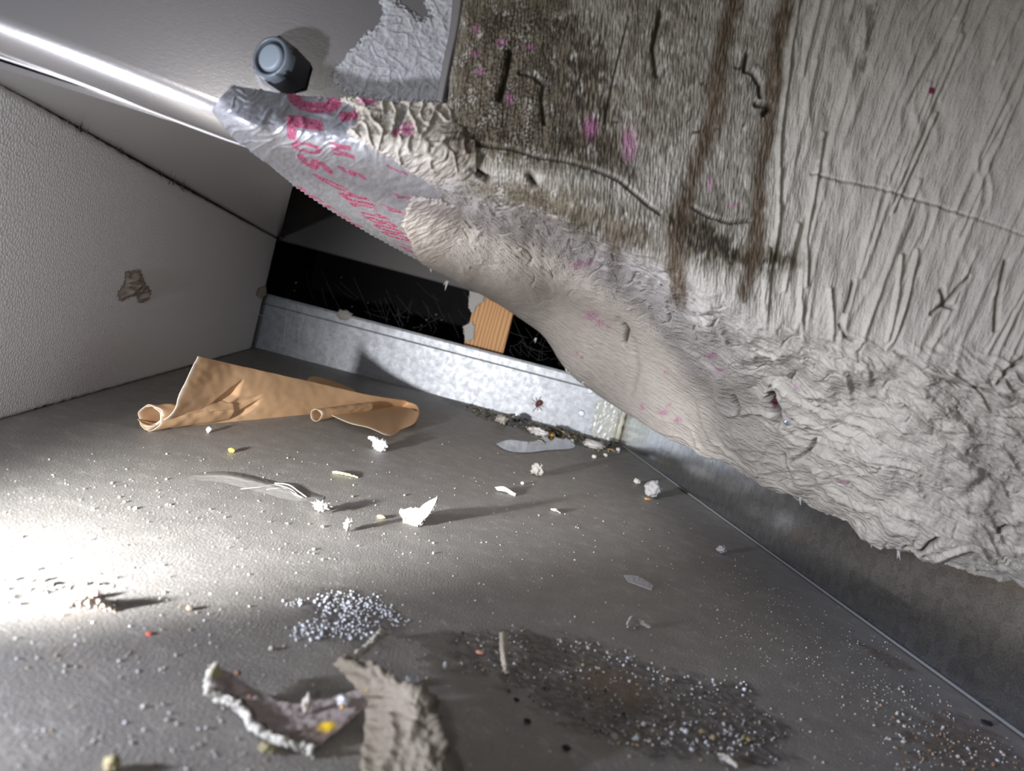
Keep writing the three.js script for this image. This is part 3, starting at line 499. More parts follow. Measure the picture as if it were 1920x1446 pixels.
{ // printed foil tape round the lower left edge
  const TB = B - 0.0012;
  const tc = [
    [D(436, 160, .188), D(414, 183, .184), D(402, 200, .185), D(396, 209, .188), D(404, 216, .193)],
    [D(500, 171, .192), D(486, 214, .183), Y(472, 245, TB), Y(440, 264, TB), Y(452, 262, TB + .004)],
    [D(575, 180, .197), D(568, 258, .188), Y(560, 308, TB), Y(548, 347, TB), Y(556, 345, TB + .004)],
    [D(660, 187, .199), D(662, 278, .192), Y(648, 345, TB), Y(622, 397, TB), Y(632, 395, TB + .004)],
    [D(750, 193, .201), D(752, 300, .196), Y(735, 385, TB), Y(702, 444, TB), Y(712, 442, TB + .004)],
    [D(835, 199, .204), D(846, 326, .2005), Y(820, 420, TB), Y(782, 487, TB), Y(792, 486, TB + .004)],
    [D(880, 206, .209), D(892, 338, .2045), Y(880, 440, TB + .003), Y(850, 516, TB + .003), Y(860, 514, TB + .006)],
  ];
  const g1 = (x, ch, cx, cy, ax, ay, ux, uy) => { x.setTransform(ax / 58, ay / 58, -ux / 73, -uy / 73, cx, cy); x.lineJoin = 'round'; x.lineWidth = Math.hypot(ax, ay) < 24 ? 2 : 9; x.strokeStyle = '#fff'; x.fillText(ch, 0, 0); x.strokeText(ch, 0, 0); };
  const ink = canvasLookup(960, 560, (x) => {
    x.fillStyle = '#000'; x.fillRect(0, 0, 960, 560); x.fillStyle = '#fff'; x.font = 'bold 100px sans-serif'; x.textAlign = 'center';
    // big letters run down the tape, their tops to the right
    g1(x, 'O', 544, 178, 6, 50, 92, 10); g1(x, 'L', 542, 236, 0, 50, 62, 12); g1(x, 'O', 548, 272, 6, 18, 56, 10); g1(x, 'S', 566, 301, 22, 30, 52, 16); g1(x, 'U', 598, 334, 34, 22, 62, 26);
    x.font = 'bold 100px sans-serif';
    g1(x, 'R', 556, 352, 14, 12, 22, 6); g1(x, 'E', 580, 368, 18, 14, 24, 6); g1(x, 'S', 604, 384, 16, 12, 26, 6); g1(x, 'F', 630, 402, 16, 12, 26, 6); g1(x, 'A', 655, 418, 16, 12, 26, 6);
    x.font = 'bold 100px sans-serif';
    g1(x, 'T', 641, 222, 6, 44, 56, -10); g1(x, 'F', 648, 190, 4, 26, 52, 8); g1(x, 'M', 622, 278, 8, 18, 40, 8); g1(x, 'S', 640, 318, 18, 18, 42, 14); g1(x, 'E', 716, 255, 8, 30, 44, 4); g1(x, 'I', 728, 312, 14, 14, 36, 14);
    g1(x, 'U', 644, 366, 19, 15, 52, 12); g1(x, 'L', 660, 380, 18, 13, 52, 12); [...'1800'].forEach((c, i) => g1(x, c, 676 + i * 15, 394 + i * 13, 18, 14, 56, 13)); g1(x, '/', 744, 450, 12, 10, 40, 12); g1(x, 'B', 757, 462, 14, 12, 36, 10);
    x.font = 'bold 100px sans-serif'; g1(x, 'X', 738, 366, 16, 12, 40, 12); g1(x, 'A', 722, 388, 16, 12, 36, 12);
  });
  const S = surf(tc), o = [];
  const map = dataTex(1024, 768, (u, v) => { S(u, v, o); const x = o[3], y = o[4], t = clamp(ink(x, y) * (0.85 + 0.5 * fbm(x / 5, y / 5, 2))); const k = 0.66 + 0.05 * n2(x / 9, y / 9); return [mix(k, 0.42, t), mix(k, 0.02, t), mix(k * 1.02, 0.10, t)]; });
  const orm = dataTex(1024, 768, (u, v) => { S(u, v, o); const t = ink(o[3], o[4]); return [1, mix(0.38 + 0.12 * fbm(o[3] / 14, o[4] / 14, 3), 0.55, t), mix(0.6, 0.05, t)]; }, false);
  const rel = (x, y) => { const e = smooth(396, 440, x); return 0.00022 * fbm(x / 34, y / 26, 3) + 0.00034 * smooth(0.3, 1, ridge((x * 0.4 + y) / 34 + 0.4 * n2(x / 60, y / 60), (x - y * 0.4) / 130)) * smooth(330, 260, y) * e; };
  const torn = (x, y) => { const P = [[404, 216], [440, 264], [500, 312], [548, 347], [622, 397], [702, 444], [782, 487]]; return 1; };
  const saw = (x, y) => polyDist(x, y, [[380, 130], [900, 130], [900, 540], [835, 508], [782, 488], [702, 445], [622, 398], [548, 348], [500, 309], [440, 264], [396, 212]]) - 3 + 4 * Math.abs(((x + y) / 7) % 2 - 1) * smooth(520, 560, x);
  const tg = patch(tc, 420, 220, { disp: rel, keep: saw, thick: 0.00025 });
  tag(mesh('foil_tape', toDuct(tg), std({ map, roughnessMap: orm, metalnessMap: orm, roughness: 1, metalness: 1, side: THREE.DoubleSide }), ductRoot), 'crumpled silver foil tape with red printed letters');
  // mastic brushed over the tape, ending raggedly
  const cov = [[628, 140], [636, 185], [668, 205], [676, 228], [650, 250], [668, 262], [700, 280], [738, 296], [775, 325], [812, 345], [858, 366], [862, 380], [770, 366], [762, 392], [756, 420], [770, 438], [780, 470], [790, 500], [830, 530], [900, 530], [900, 150]];
  const cf = field((x, y) => polyDist(x, y, cov), 560, 100, 960, 600, 2), ck = (x, y) => cf(x, y) + 7 * fbm(x / 20 - y / 30, y / 9, 3) + 1;
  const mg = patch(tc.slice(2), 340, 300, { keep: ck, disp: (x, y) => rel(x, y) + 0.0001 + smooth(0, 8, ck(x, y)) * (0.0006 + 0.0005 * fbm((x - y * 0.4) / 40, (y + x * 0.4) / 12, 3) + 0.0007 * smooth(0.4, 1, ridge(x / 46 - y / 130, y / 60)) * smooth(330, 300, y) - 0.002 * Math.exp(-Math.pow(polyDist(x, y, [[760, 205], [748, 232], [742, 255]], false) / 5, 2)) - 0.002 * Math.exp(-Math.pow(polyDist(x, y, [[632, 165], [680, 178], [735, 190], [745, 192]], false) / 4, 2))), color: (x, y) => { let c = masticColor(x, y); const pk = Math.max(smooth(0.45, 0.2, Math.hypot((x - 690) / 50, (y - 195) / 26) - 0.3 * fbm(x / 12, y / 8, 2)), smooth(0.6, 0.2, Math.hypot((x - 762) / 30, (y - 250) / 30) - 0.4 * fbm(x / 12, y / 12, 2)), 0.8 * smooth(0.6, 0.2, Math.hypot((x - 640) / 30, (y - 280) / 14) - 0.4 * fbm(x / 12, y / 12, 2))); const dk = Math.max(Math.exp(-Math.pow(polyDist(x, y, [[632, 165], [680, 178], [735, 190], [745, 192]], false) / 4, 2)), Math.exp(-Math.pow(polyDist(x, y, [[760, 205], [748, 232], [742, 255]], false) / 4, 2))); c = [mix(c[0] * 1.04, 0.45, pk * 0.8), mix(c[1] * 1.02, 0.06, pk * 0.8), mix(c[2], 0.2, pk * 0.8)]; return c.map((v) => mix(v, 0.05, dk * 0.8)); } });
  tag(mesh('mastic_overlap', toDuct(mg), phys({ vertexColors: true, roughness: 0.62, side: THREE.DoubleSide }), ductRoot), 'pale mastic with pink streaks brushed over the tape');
}
{ // little shreds of mastic hanging from the duct's lower lip
  const r = mulberry(51), L = [[812, 508, .62], [832, 535, .66], [1092, 716, .65], [1066, 698, .655], [1640, 1020, .255], [1628, 1010, .256], [1690, 1040, .25], [1500, 940, .29], [1340, 868, .39], [1010, 640, .69]], gs = [];
  for (const [px, py, d] of L) for (let k = 0; k < 2; k++) { const a = D(px + (r() - 0.5) * 14, py - 5, d), l = d * (0.004 + 0.008 * r()), b = a.clone().add(new V3((r() - 0.3) * l, -l * 0.9, (r() - 0.5) * l)); const g = new THREE.ConeGeometry(l * 0.22, a.distanceTo(b) * 1.25, 6, 4); g.rotateX(Math.PI).applyQuaternion(new THREE.Quaternion().setFromUnitVectors(new V3(0, -1, 0), b.clone().sub(a).normalize())).translate((a.x + b.x) / 2, (a.y + b.y) / 2, (a.z + b.z) / 2); gs.push(g); }
  stuff(mesh('mastic_shreds', toDuct(merge(gs)), std({ color: rgb(0.44, 0.42, 0.38), roughness: 0.7 }), ductRoot));
}

// ------------------------------------------------------------------ wooden slat behind the back rim
{
  const o = CORNER.clone().addScaledVector(bnorm, -0.03), a = onPlane(866, 660, o, bnorm), b = onPlane(937, 690, o, bnorm), t = onPlane(888, 565, o, bnorm);
  const w = Math.abs(b.clone().sub(a).dot(bdir)), root = group('wooden_plank', new V3(a.clone().lerp(b, 0.5).x, 0, a.z));
  tag(root, 'orange-brown wooden slat with straight grain standing behind the galvanised rim', 'wood slat');
  const wood = dataTex(512, 512, (u, v) => { const q = u * 11 + 0.35 * n2(v * 1.3, u * 2) + 0.25, s = q - Math.floor(q), line = smooth(0.55, 0.95, s) * smooth(1.0, 0.96, s), g = 1 + 0.12 * fbm(u * 60, v * 3, 3); return [mix(0.66, 0.36, line) * g, mix(0.36, 0.155, line) * g, mix(0.15, 0.055, line) * g]; });
  const g = new RoundedBoxGeometry(w, 0.16, 0.018, 2, 0.0012), p = g.attributes.position, uv = g.attributes.uv; for (let i = 0; i < p.count; i++) uv.setXY(i, p.getX(i) / w + 0.5, p.getY(i) / 0.16 + 0.5);
  g.translate(0, 0.033, -0.009);
  const s = mesh('plank_body', g, std({ map: wood, roughness: 0.7 }), root); s.rotation.y = Math.atan2(bnorm.x, bnorm.z);
  const lp = (px, py) => onPlane(px, py, o.clone().addScaledVector(bnorm, 0.0006), bnorm);
  const sp = [[868, 612], [884, 602], [890, 612], [886, 636], [872, 640]], tp = [[880, 540], [912, 540], [905, 566], [893, 574], [886, 590], [878, 575]];
  const cs = [0, 1, 2].map((c) => [0, 1, 2, 3].map((r) => { const q = lp(860 + c * 30, 535 + r * 38); return q; }));
  const mg = patch(cs, 60, 110, { keep: (x, y) => Math.max(polyDist(x, y, sp), polyDist(x, y, tp)) + 3 * fbm(x / 6, y / 6, 3), disp: () => 0.0006 });
  tag(mesh('mastic_smear', local(mg, root.position), std({ color: rgb(0.42, 0.40, 0.37), roughness: 0.8, side: THREE.DoubleSide }), root), 'grey mastic smear on the slat edge');
}

// ------------------------------------------------------------------ curled brown paper
{
  const root = group('kraft_paper', Y(500, 800)), o = root.position;
  tag(root, 'curled tan paper sheet lying on the pan floor in front of the foam block', 'paper');
  const F = (px, py, y) => Y(px, py, y);
  const fd = (px, py) => { const p = Y(px, py, 0); return ray(0, 0) && p.clone().sub(CAM).dot(new V3(0, 0, -1).applyQuaternion(camera.quaternion)); };
  const lean2 = (tx, ty, bx, by, back, n = 5, bulge = 0.006) => { const d0 = fd(bx, by), out = []; for (let i = 0; i < n; i++) { const t = i / (n - 1), d = mix(d0 + back, d0, t) - bulge * Math.sin(Math.PI * t) * (0.6 + 0.4 * t); out.push(D(mix(tx, bx, t), mix(ty, by, t), d)); } return out; };
  const front = [lean2(372, 668, 272, 806, 0.020), lean2(440, 684, 395, 795, 0.022), lean2(520, 702, 500, 785, 0.020), lean2(600, 720, 590, 776, 0.018, 5, .004), lean2(690, 741, 672, 768, 0.012, 5, .002), lean2(760, 752, 748, 763, 0.004, 5, .001), lean2(779, 763, 780, 768, 0.001, 5, 0)];
  front[0][1].px -= 2; 
  // the torn left edge bows in between the ridge and the foot
  const pin = (c, r, px, py) => { const d = front[c][r].clone().sub(CAM).dot(new V3(0, 0, -1).applyQuaternion(camera.quaternion)); front[c][r] = D(px, py, d); };
  pin(0, 1, 352, 708); pin(0, 2, 335, 745); pin(0, 3, 322, 776); pin(0, 4, 277, 807);
  const dents = [[[[458, 708], [446, 744], [424, 757], [398, 776], [384, 768], [414, 742]], 9, 0.0026], [[[496, 737], [448, 745], [430, 757], [452, 762], [480, 752]], 7, 0.0010], [[[490, 746], [482, 762], [456, 780], [436, 786], [450, 768]], 7, 0.0024]];
  const dent = (x, y) => { let d = 0; for (const [p, w, h] of dents) { const q = polyDist(x, y, p); if (q > 0) d -= h * Math.min(q, w) / w; } return d + 0.0004 * fbm(x / 50, y / 40, 2); };
  const kraft = (x, y) => { const t = 1 + 0.05 * fbm(x / 3, y / 3, 2) + 0.06 * fbm(x / 30, y / 30, 2); const e = smooth(7, 1, polyDist(x, y, [[372, 668], [352, 708], [335, 745], [322, 776], [277, 807]], false)); return [mix(0.60, 0.78, e) * t, mix(0.375, 0.66, e) * t, mix(0.20, 0.52, e) * t]; };
  const paperM = std({ vertexColors: true, roughness: 0.78, side: THREE.DoubleSide });
  const gF = patch(front, 200, 90, { disp: dent, color: kraft, thick: 0.0003 });
  // back leaf from the ridge down to the floor behind
  const gB = patch(front.map((c, i) => { const t = c[0], b = t.clone(); b.z -= 0.012 - 0.0015 * i; b.y = Math.max(0.0006, 0.002); const m = t.clone().lerp(b, 0.5); m.z -= 0.004; m.y += 0.004 - i * 0.0005; return [t, m, b].map((p) => { const q = p.clone(); q.px = 600; q.py = 750; return q; }); }).slice(0, 6), 60, 20, { color: kraft, thick: 0.0003 });
  // lower leaf that turns round at the right end
  const fold = [
    [D(690, 745, fd(690, 768) + .008), D(686, 758, fd(690, 768) + .003), D(683, 767, fd(683, 768))],
    [D(752, 752, fd(755, 764) + .004), D(748, 758, fd(755, 764) + .002), D(742, 764, fd(755, 764) - .002)],
    [D(779, 759, fd(780, 775) + .003), D(781, 763, fd(780, 775)), D(781, 768, fd(780, 775) - .006)],
    [Y(783, 772, .006), Y(784, 780, .006), Y(779, 792, .005)],
    [Y(764, 765, .0008), Y(760, 786, .002), Y(752, 806, .003)],
    [Y(716, 761, .0006), Y(724, 788, .0025), Y(731, 818, .0042)],
    [Y(680, 758, .0006), Y(688, 782, .003), Y(692, 803, .0045)],
    [Y(640, 756, .0006), Y(648, 776, .003), Y(655, 794, .004)],
    [Y(608, 756, .0006), Y(612, 768, .002), Y(616, 777, .003)],
  ];
  const gL = patch(fold, 160, 40, { color: (x, y) => { const t = 1 + 0.05 * fbm(x / 3, y / 3, 2), e = smooth(3, 0.5, polyDist(x, y, [[616, 777], [655, 794], [692, 803], [731, 818]], false)); return [mix(0.62, 0.78, e) * t, mix(0.385, 0.64, e) * t, mix(0.205, 0.48, e) * t]; }, thick: 0.0003 });
  // leaf that peeks over the ridge
  const pk = [[D(572, 716, .555), D(560, 735, .553)], [D(586, 706, .556), D(590, 735, .554)], [D(622, 714, .552), D(625, 745, .550)], [D(664, 731, .545), D(668, 748, .543)]].map(([a, b]) => [a, a.clone().lerp(b, 0.5), b].map((p) => { p.px ??= 600; p.py ??= 730; return p; }));
  const gP = patch(pk, 50, 14, { color: kraft, thick: 0.0003 });
  // tube that the foot of the sheet rolls into
  const spiral = (p, q, r0, seed) => { const ax = q.clone().sub(p), L = ax.length(); ax.normalize(); const up = new V3(0, 1, 0), sd = new V3().crossVectors(ax, up).normalize(); const c = []; for (let i = 0; i <= 10; i++) { c[i] = []; for (let j = 0; j <= 16; j++) { const a = j / 16 * Math.PI * 2.6 + 0.4, r = r0 * (1 - 0.10 * j / 16) * (1 + 0.08 * n2(i * 0.5 + seed, j * 0.4)), pt = p.clone().addScaledVector(ax, L * i / 10 + (i === 0 ? 0.0012 * n2(j * 0.7, seed) : 0)).addScaledVector(up, r * Math.sin(a)).addScaledVector(sd, r * Math.cos(a)); pt.px = 600 + i * 10 - (i === 0 ? 0 : 0); pt.py = 700; c[i][j] = pt; } } return patch(c, 40, 64, { color: (x, y) => { const e = smooth(604, 601, x), t = 1 + 0.06 * n2(x, y); return [mix(0.58, 0.8, e) * t, mix(0.36, 0.66, e) * t, mix(0.19, 0.5, e) * t]; }, thick: 0.0003 }); };
  const r1 = 0.0056, t1 = Y(281, 784, r1), t2 = Y(420, 770, r1 * 0.9); const gT = spiral(t1, t2, r1, 2), r2 = 0.0036, gT2 = spiral(Y(592, 779, r2), Y(690, 764, r2), r2, 7);
  // pointed lip under the mouth of the tube
  const lip = [[Y(258, 785, .004), Y(268, 797, .003), Y(277, 807, .0008)], [Y(285, 795, .003), Y(290, 799, .003), Y(296, 803, .001)], [Y(318, 778, .008), Y(318, 788, .004), Y(318, 799, .0012)]];
  const gl = patch(lip, 30, 16, { color: kraft, thick: 0.0003 });
  for (const g of [gF, gB, gL, gP, gT, gT2, gl]) g.deleteAttribute('uv');
  mesh('sheet', local(mergeGeometries([gF, gB, gP, gl].map((g) => g.toNonIndexed())), o), paperM, root).geometry = (() => { const g = mergeVertices(local(mergeGeometries([gF, gB, gP, gl]), o), 1e-6); g.computeVertexNormals(); return g; })();
  mesh('folded_leaf', local(gL, o), paperM, root);
  mesh('rolled_tube', local(gT, o), paperM, root); mesh('rolled_tube', local(gT2, o), paperM, root);
}
//PART3
// ------------------------------------------------------------------ lamps (outside the frame)
{
  const root = group('torch', TORCH), dir = TORCH_AIM.clone().sub(TORCH).normalize();
  root.quaternion.setFromUnitVectors(new V3(0, 0, 1), dir);
  tag(root, 'small black torch lying on the pan floor just left of the picture', 'torch');
  const prof = [[0.001, -0.006], [0.0125, -0.006], [0.0165, -0.0015], [0.0165, -0.006], [0.0165, -0.018], [0.012, -0.030], [0.012, -0.092], [0.0105, -0.095], [0, -0.095]].map(([x, y]) => new THREE.Vector2(x, y));
  mesh('barrel', new THREE.LatheGeometry(prof, 40).rotateX(Math.PI / 2), std({ color: rgb(0.03, 0.03, 0.032), roughness: 0.45, metalness: 0.5 }), root);
  mesh('lens', new THREE.CircleGeometry(0.0115, 32).translate(0, 0, -0.004), std({ color: 0x222222, emissive: 0xfff4dc, emissiveIntensity: 6 }), root);
}
{
  const root = group('work_lamp', LAMP), dir = LAMP_AIM.clone().sub(LAMP).normalize(); root.quaternion.setFromUnitVectors(new V3(0, 0, 1), dir);
  tag(root, 'small round LED work lamp standing further left outside the picture', 'lamp');
  mesh('housing', new THREE.LatheGeometry([[0.001, -0.008], [0.016, -0.008], [0.020, -0.002], [0.021, -0.006], [0.019, -0.026], [0, -0.028]].map(([x, y]) => new THREE.Vector2(x, y)), 40).rotateX(Math.PI / 2), std({ color: rgb(0.05, 0.05, 0.055), roughness: 0.5 }), root);
  mesh('lens', new THREE.CircleGeometry(0.0155, 32).translate(0, 0, -0.005), std({ color: 0x222222, emissive: 0xdfe8ff, emissiveIntensity: 4 }), root);
  const st = mesh('stand', new THREE.CylinderGeometry(0.004, 0.012, 1, 16), std({ color: rgb(0.05, 0.05, 0.055), roughness: 0.5 }), root);
  const h = LAMP.y - 0.018; st.scale.y = Math.max(0.01, h); st.quaternion.copy(root.quaternion).invert(); st.position.copy(new V3(0, -0.018 - h / 2, 0).applyQuaternion(st.quaternion)).add(new V3(0, 0, -0.014));
}
{
  const root = group('added_fill_light', FILL), dir = FILL_AIM.clone().sub(FILL).normalize(); root.quaternion.setFromUnitVectors(new V3(0, 0, 1), dir);  // unseen puck housing made up for the added fill light
  tag(root, 'small added LED puck for fill light behind the viewpoint, outside the picture', 'lamp');
  mesh('housing', new THREE.LatheGeometry([[0.001, -0.004], [0.006, -0.004], [0.008, -0.001], [0.008, -0.01], [0, -0.011]].map(([x, y]) => new THREE.Vector2(x, y)), 32).rotateX(Math.PI / 2), std({ color: rgb(0.05, 0.05, 0.055), roughness: 0.5 }), root);
  mesh('lens', new THREE.CircleGeometry(0.0056, 24).translate(0, 0, -0.0025), std({ color: 0x222222, emissive: 0xfff3e2, emissiveIntensity: 4 }), root);
}

// ------------------------------------------------------------------ spider on the back rim
{
  const p = onBack(1010, 757, 0.0016), gs = [], up = new V3(0.15, 1, 0).normalize(), r = mulberry(4);
  gs.push(lumpy(0.0030, 3, 0.05, 2, 1, 1.0, 1.15, 0.8).translate(-0.0005, 0.0012, 0.0012), lumpy(0.0018, 3, 0.04, 2, 2, 1, 1, 0.8).translate(0.0006, -0.0022, 0.001));
  for (const s of [-1, 1]) for (let i = 0; i < 4; i++) { const a = (i - 1.4) * 0.55, l = 0.0062 + 0.003 * r(); gs.push(tube([new V3(0.0004 + s * 0.001, -0.0018 + 0.0002 * i, 0.001), new V3(s * l * 0.5 * Math.cos(a), -0.0015 - l * 0.5 * Math.sin(a), 0.0030), new V3(s * l * Math.cos(a * 1.1), -0.0018 - l * Math.sin(a * 1.1), -0.0006)], 0.00026, 10, 5)); }
  const o = mesh('spider', merge(gs), std({ color: rgb(0.13, 0.035, 0.03), roughness: 0.5 })); o.position.copy(p); o.rotation.y = Math.atan2(bnorm.x, bnorm.z); o.rotation.z = -0.9;
  tag(o, 'small reddish brown spider sitting on the galvanised back rim near the corner', 'spider');
}

// ------------------------------------------------------------------ cobwebs in the dark opening
{
  const r = mulberry(61), gs = [], gr = [];
  const line = (x0, y0, x1, y1, off, w = 0.00012, to = gs) => { const a = onBack(x0, y0, off), b = onBack(x1, y1, off - 0.02 * r()), m = a.clone().lerp(b, 0.5).add(new V3((r() - 0.5) * 0.006, -0.003 * r(), (r() - 0.5) * 0.004)); to.push(tube([a, m, b], w, 8, 4)); };
  for (let i = 0; i < 20; i++) { const x = 540 + r() * 330, y = 480 + (x - 540) * 0.2 + r() * 60; line(x, y, x + 10 + r() * 40, y + 30 + r() * 70, -0.02 - 0.08 * r()); }
  for (let i = 0; i < 46; i++) { const x = 950 + r() * 130, y = 610 + (x - 950) * 0.5 + r() * 60, a = r() * 6.3, l = 20 + r() * 45; line(x, y, x + l * Math.cos(a), y + l * Math.sin(a), -0.02 - 0.06 * r(), 0.00012, gr); }
  for (let i = 0; i < 34; i++) { const x = 680 + r() * 140, y = 560 + (x - 680) * 0.28 + r() * 60, a = r() * 6.3, l = 15 + r() * 35; line(x, y, x + l * Math.cos(a), y + l * Math.sin(a), -0.015 - 0.05 * r()); }
  for (const [x, y, s] of [[555, 530, 2.2], [552, 545, 1.6], [640, 520, 1.4], [818, 590, 2], [800, 600, 1.8], [828, 600, 1.6], [790, 610, 1.2], [660, 575, 1.3], [690, 568, 1.2]]) gs.push(lumpy(0.0006 * s, 1, 0.4, 2, x).translate(...onBack(x, y, -0.03).toArray()));
  const webM = std({ color: rgb(0.11, 0.107, 0.103), roughness: 0.9 });
  tag(stuff(mesh('cobweb', merge(gs), webM)), 'dusty grey cobweb threads in the dark gap left of the wooden plank', 'cobweb');
  tag(stuff(mesh('cobweb', merge(gr), webM)), 'tangle of dusty cobweb in the dark gap between the wooden plank and the duct', 'cobweb');
  // cobweb threads by the foam; falling-dust streaks modelled as threads by the paper
  const g2 = [], th = (a, b, w) => g2.push(tube([a, a.clone().lerp(b, 0.5).add(new V3(0, -0.002, 0)), b], w, 12, 4));
  th(D(400, 551, .54), D(520, 600, .66), 0.00014); th(D(352, 690, .52), D(318, 772, .455), 0.00020); th(D(345, 700, .515), D(322, 745, .48), 0.00014); th(D(540, 560, .72), D(532, 650, .71), 0.00014);
  const o2 = stuff(mesh('cobweb', merge(g2), std({ color: rgb(0.62, 0.62, 0.62), roughness: 0.8 }))); tag(o2, 'few pale cobweb threads in front of the foam block and falling dust streaks modelled as threads by the brown paper', 'cobweb');
}

// ------------------------------------------------------------------ puddle and peeled paint
{
  const shape = (pts) => { const w = pts.map(([x, y]) => Y(x, y, 0)); return new THREE.Shape(new THREE.SplineCurve(w.map((p) => new THREE.Vector2(p.x, -p.z))).getPoints(90)); };
  const outs = [[[930, 834], [955, 826], [985, 829], [1004, 828], [1022, 818], [1040, 812], [1056, 818], [1076, 834], [1068, 842], [1030, 845], [985, 850], [950, 846], [930, 834]], [[985, 801], [1005, 806], [1030, 812], [1046, 818], [1036, 824], [1018, 820], [1000, 813], [985, 801]]];
  const g = mergeGeometries(outs.map((q) => new THREE.ExtrudeGeometry(shape(q), { depth: 0.0002, bevelEnabled: true, bevelThickness: 0.00025, bevelSize: 0.0006, bevelSegments: 3 }).rotateX(-Math.PI / 2)));
  tag(mesh('water_puddle', g, phys({ color: rgb(0.035, 0.038, 0.04), roughness: 0.05, ior: 1.33, specularIntensity: 0.8 })), 'small dark shiny water puddle on the pan floor near the corner', 'puddle');
  const top = [[355, 888], [430, 884], [500, 898], [560, 916], [610, 930]], bot = [[350, 900], [420, 906], [490, 924], [545, 938], [600, 944]], cs = top.map((t, i) => [0, 0.3, 0.6, 1].map((k, j) => Y(mix(t[0], bot[i][0], k), mix(t[1], bot[i][1], k), [0.00003, 0.0010, 0.0006, 0.00002][j] * (i === 0 || i === 4 ? 0.15 : 1))));
  const rg = patch(cs, 90, 40, { disp: (x, y) => 0.00008 * fbm(x / 14, y / 5, 3) });
  const root = group('peeled_paint', Y(480, 910)); tag(root, 'raised blister of peeling grey floor paint with torn pale ridges', 'paint flake');
  mesh('blister', local(rg, root.position), std({ color: rgb(0.275, 0.257, 0.23), roughness: 0.5, side: THREE.DoubleSide }), root);
  const w = []; for (const q of [[[452, 917], [485, 914], [520, 910], [545, 918], [560, 930]], [[500, 918], [530, 916], [552, 926], [566, 933]], [[515, 906], [540, 909], [560, 922], [574, 932]]]) w.push(tube(q.map(([x, y]) => Y(x, y, 0.0009)), 0.00025, 24, 5));
  mesh('torn_edge', local(merge(w), root.position), std({ color: rgb(0.6, 0.58, 0.53), roughness: 0.8 }), root);
}

// ------------------------------------------------------------------ loose pieces on the pan floor
const depthAt = (px, py) => Y(px, py).sub(CAM).dot(new V3(0, 0, -1).applyQuaternion(camera.quaternion));
function crumb(name, label, cat, px, py, size, color, { sx = 1, sy = 0.8, sz = 1, amp = 0.3, freq = 1.7, rough = 0.85, turn = 0, grp, trans } = {}) {
  const r = size * depthAt(px, py) / FOC / 2, seed = px * 0.37 + py * 0.11;
  const m = trans ? phys({ color: rgb(...color), roughness: 0.12, transmission: 0.8, thickness: 0.002, ior: 1.4 }) : std({ color: rgb(...color), roughness: rough });
  const g = lumpy(r, 4, amp, freq, seed, sx, sy, sz); g.computeBoundingBox();
  const o = mesh(name, g, m), p = Y(px, py); o.position.set(p.x, -g.boundingBox.min.y - 0.0001, p.z); o.rotation.y = turn; return tag(o, label, cat, grp);
}
function flake(name, label, cat, grid, color, { thick = 0.0005, nu = 50, nv = 30, amp = 0.0004, sc = 12, keep, rough = 0.8 } = {}) {
  const cs = grid.map((c) => c.map(([x, y, h]) => Y(x, y, h))), g = patch(cs, nu, nv, { disp: (x, y) => amp * fbm(x / sc, y / sc, 3), keep, thick }), o = cs[0][0].clone().setY(0);
  const m = mesh(name, local(g, o), std({ color: rgb(...color), roughness: rough, side: THREE.DoubleSide })); m.position.copy(o); return tag(m, label, cat);
}
const WHITE = [0.58, 0.58, 0.58], CREAM = [0.43, 0.40, 0.34], TAN = [0.38, 0.30, 0.20];
{ // white fluff with a tail
  const root = group('foam_crumb', Y(710, 845)); tag(root, 'bright white foam crumb with a small tail beside the right end of the brown paper', 'crumb');
  const d = depthAt(710, 845) / FOC, m = std({ color: rgb(0.62, 0.62, 0.62), roughness: 0.9 });
  mesh('crumb_body', merge([lumpy(13 * d, 4, 0.35, 2.2, 3, 1.05, 0.85, 0.9).translate(0, 11 * d, 0)]), m, root);
  mesh('crumb_tail', merge([lumpy(6 * d, 3, 0.5, 2.4, 8, 1.4, 0.8, 1).translate(-14 * d, 19 * d, 0), lumpy(3.4 * d, 2, 0.4, 2, 5).translate(-22 * d, 20 * d, 0)]), m, root);
}
crumb('mastic_crumb', 'pale pitted mastic crumb in the middle of the floor below the puddle', 'crumb', 1004, 893, 22, [0.32, 0.30, 0.26], { sy: 1.05, amp: 0.4, freq: 2.2 });
crumb('mastic_crumb', 'largest round grey mastic crumb close to the right rim above an orange chip', 'crumb', 1220, 932, 30, [0.34, 0.325, 0.31], { sy: 1.05, amp: 0.25 });
crumb('mastic_crumb', 'smaller grey crumb just behind the large one by the right rim', 'crumb', 1193, 908, 13, CREAM);
crumb('wood_chip', 'tiny orange chip at the foot of the large crumb by the right rim', 'chip', 1214, 938, 11, [0.6, 0.3, 0.1], { sx: 1.5, sy: 0.4, sz: 0.7, turn: 0.6 });
crumb('foam_bead', 'small white bead between the pale sliver and the pitted crumb', 'crumb', 979, 909, 7, WHITE);
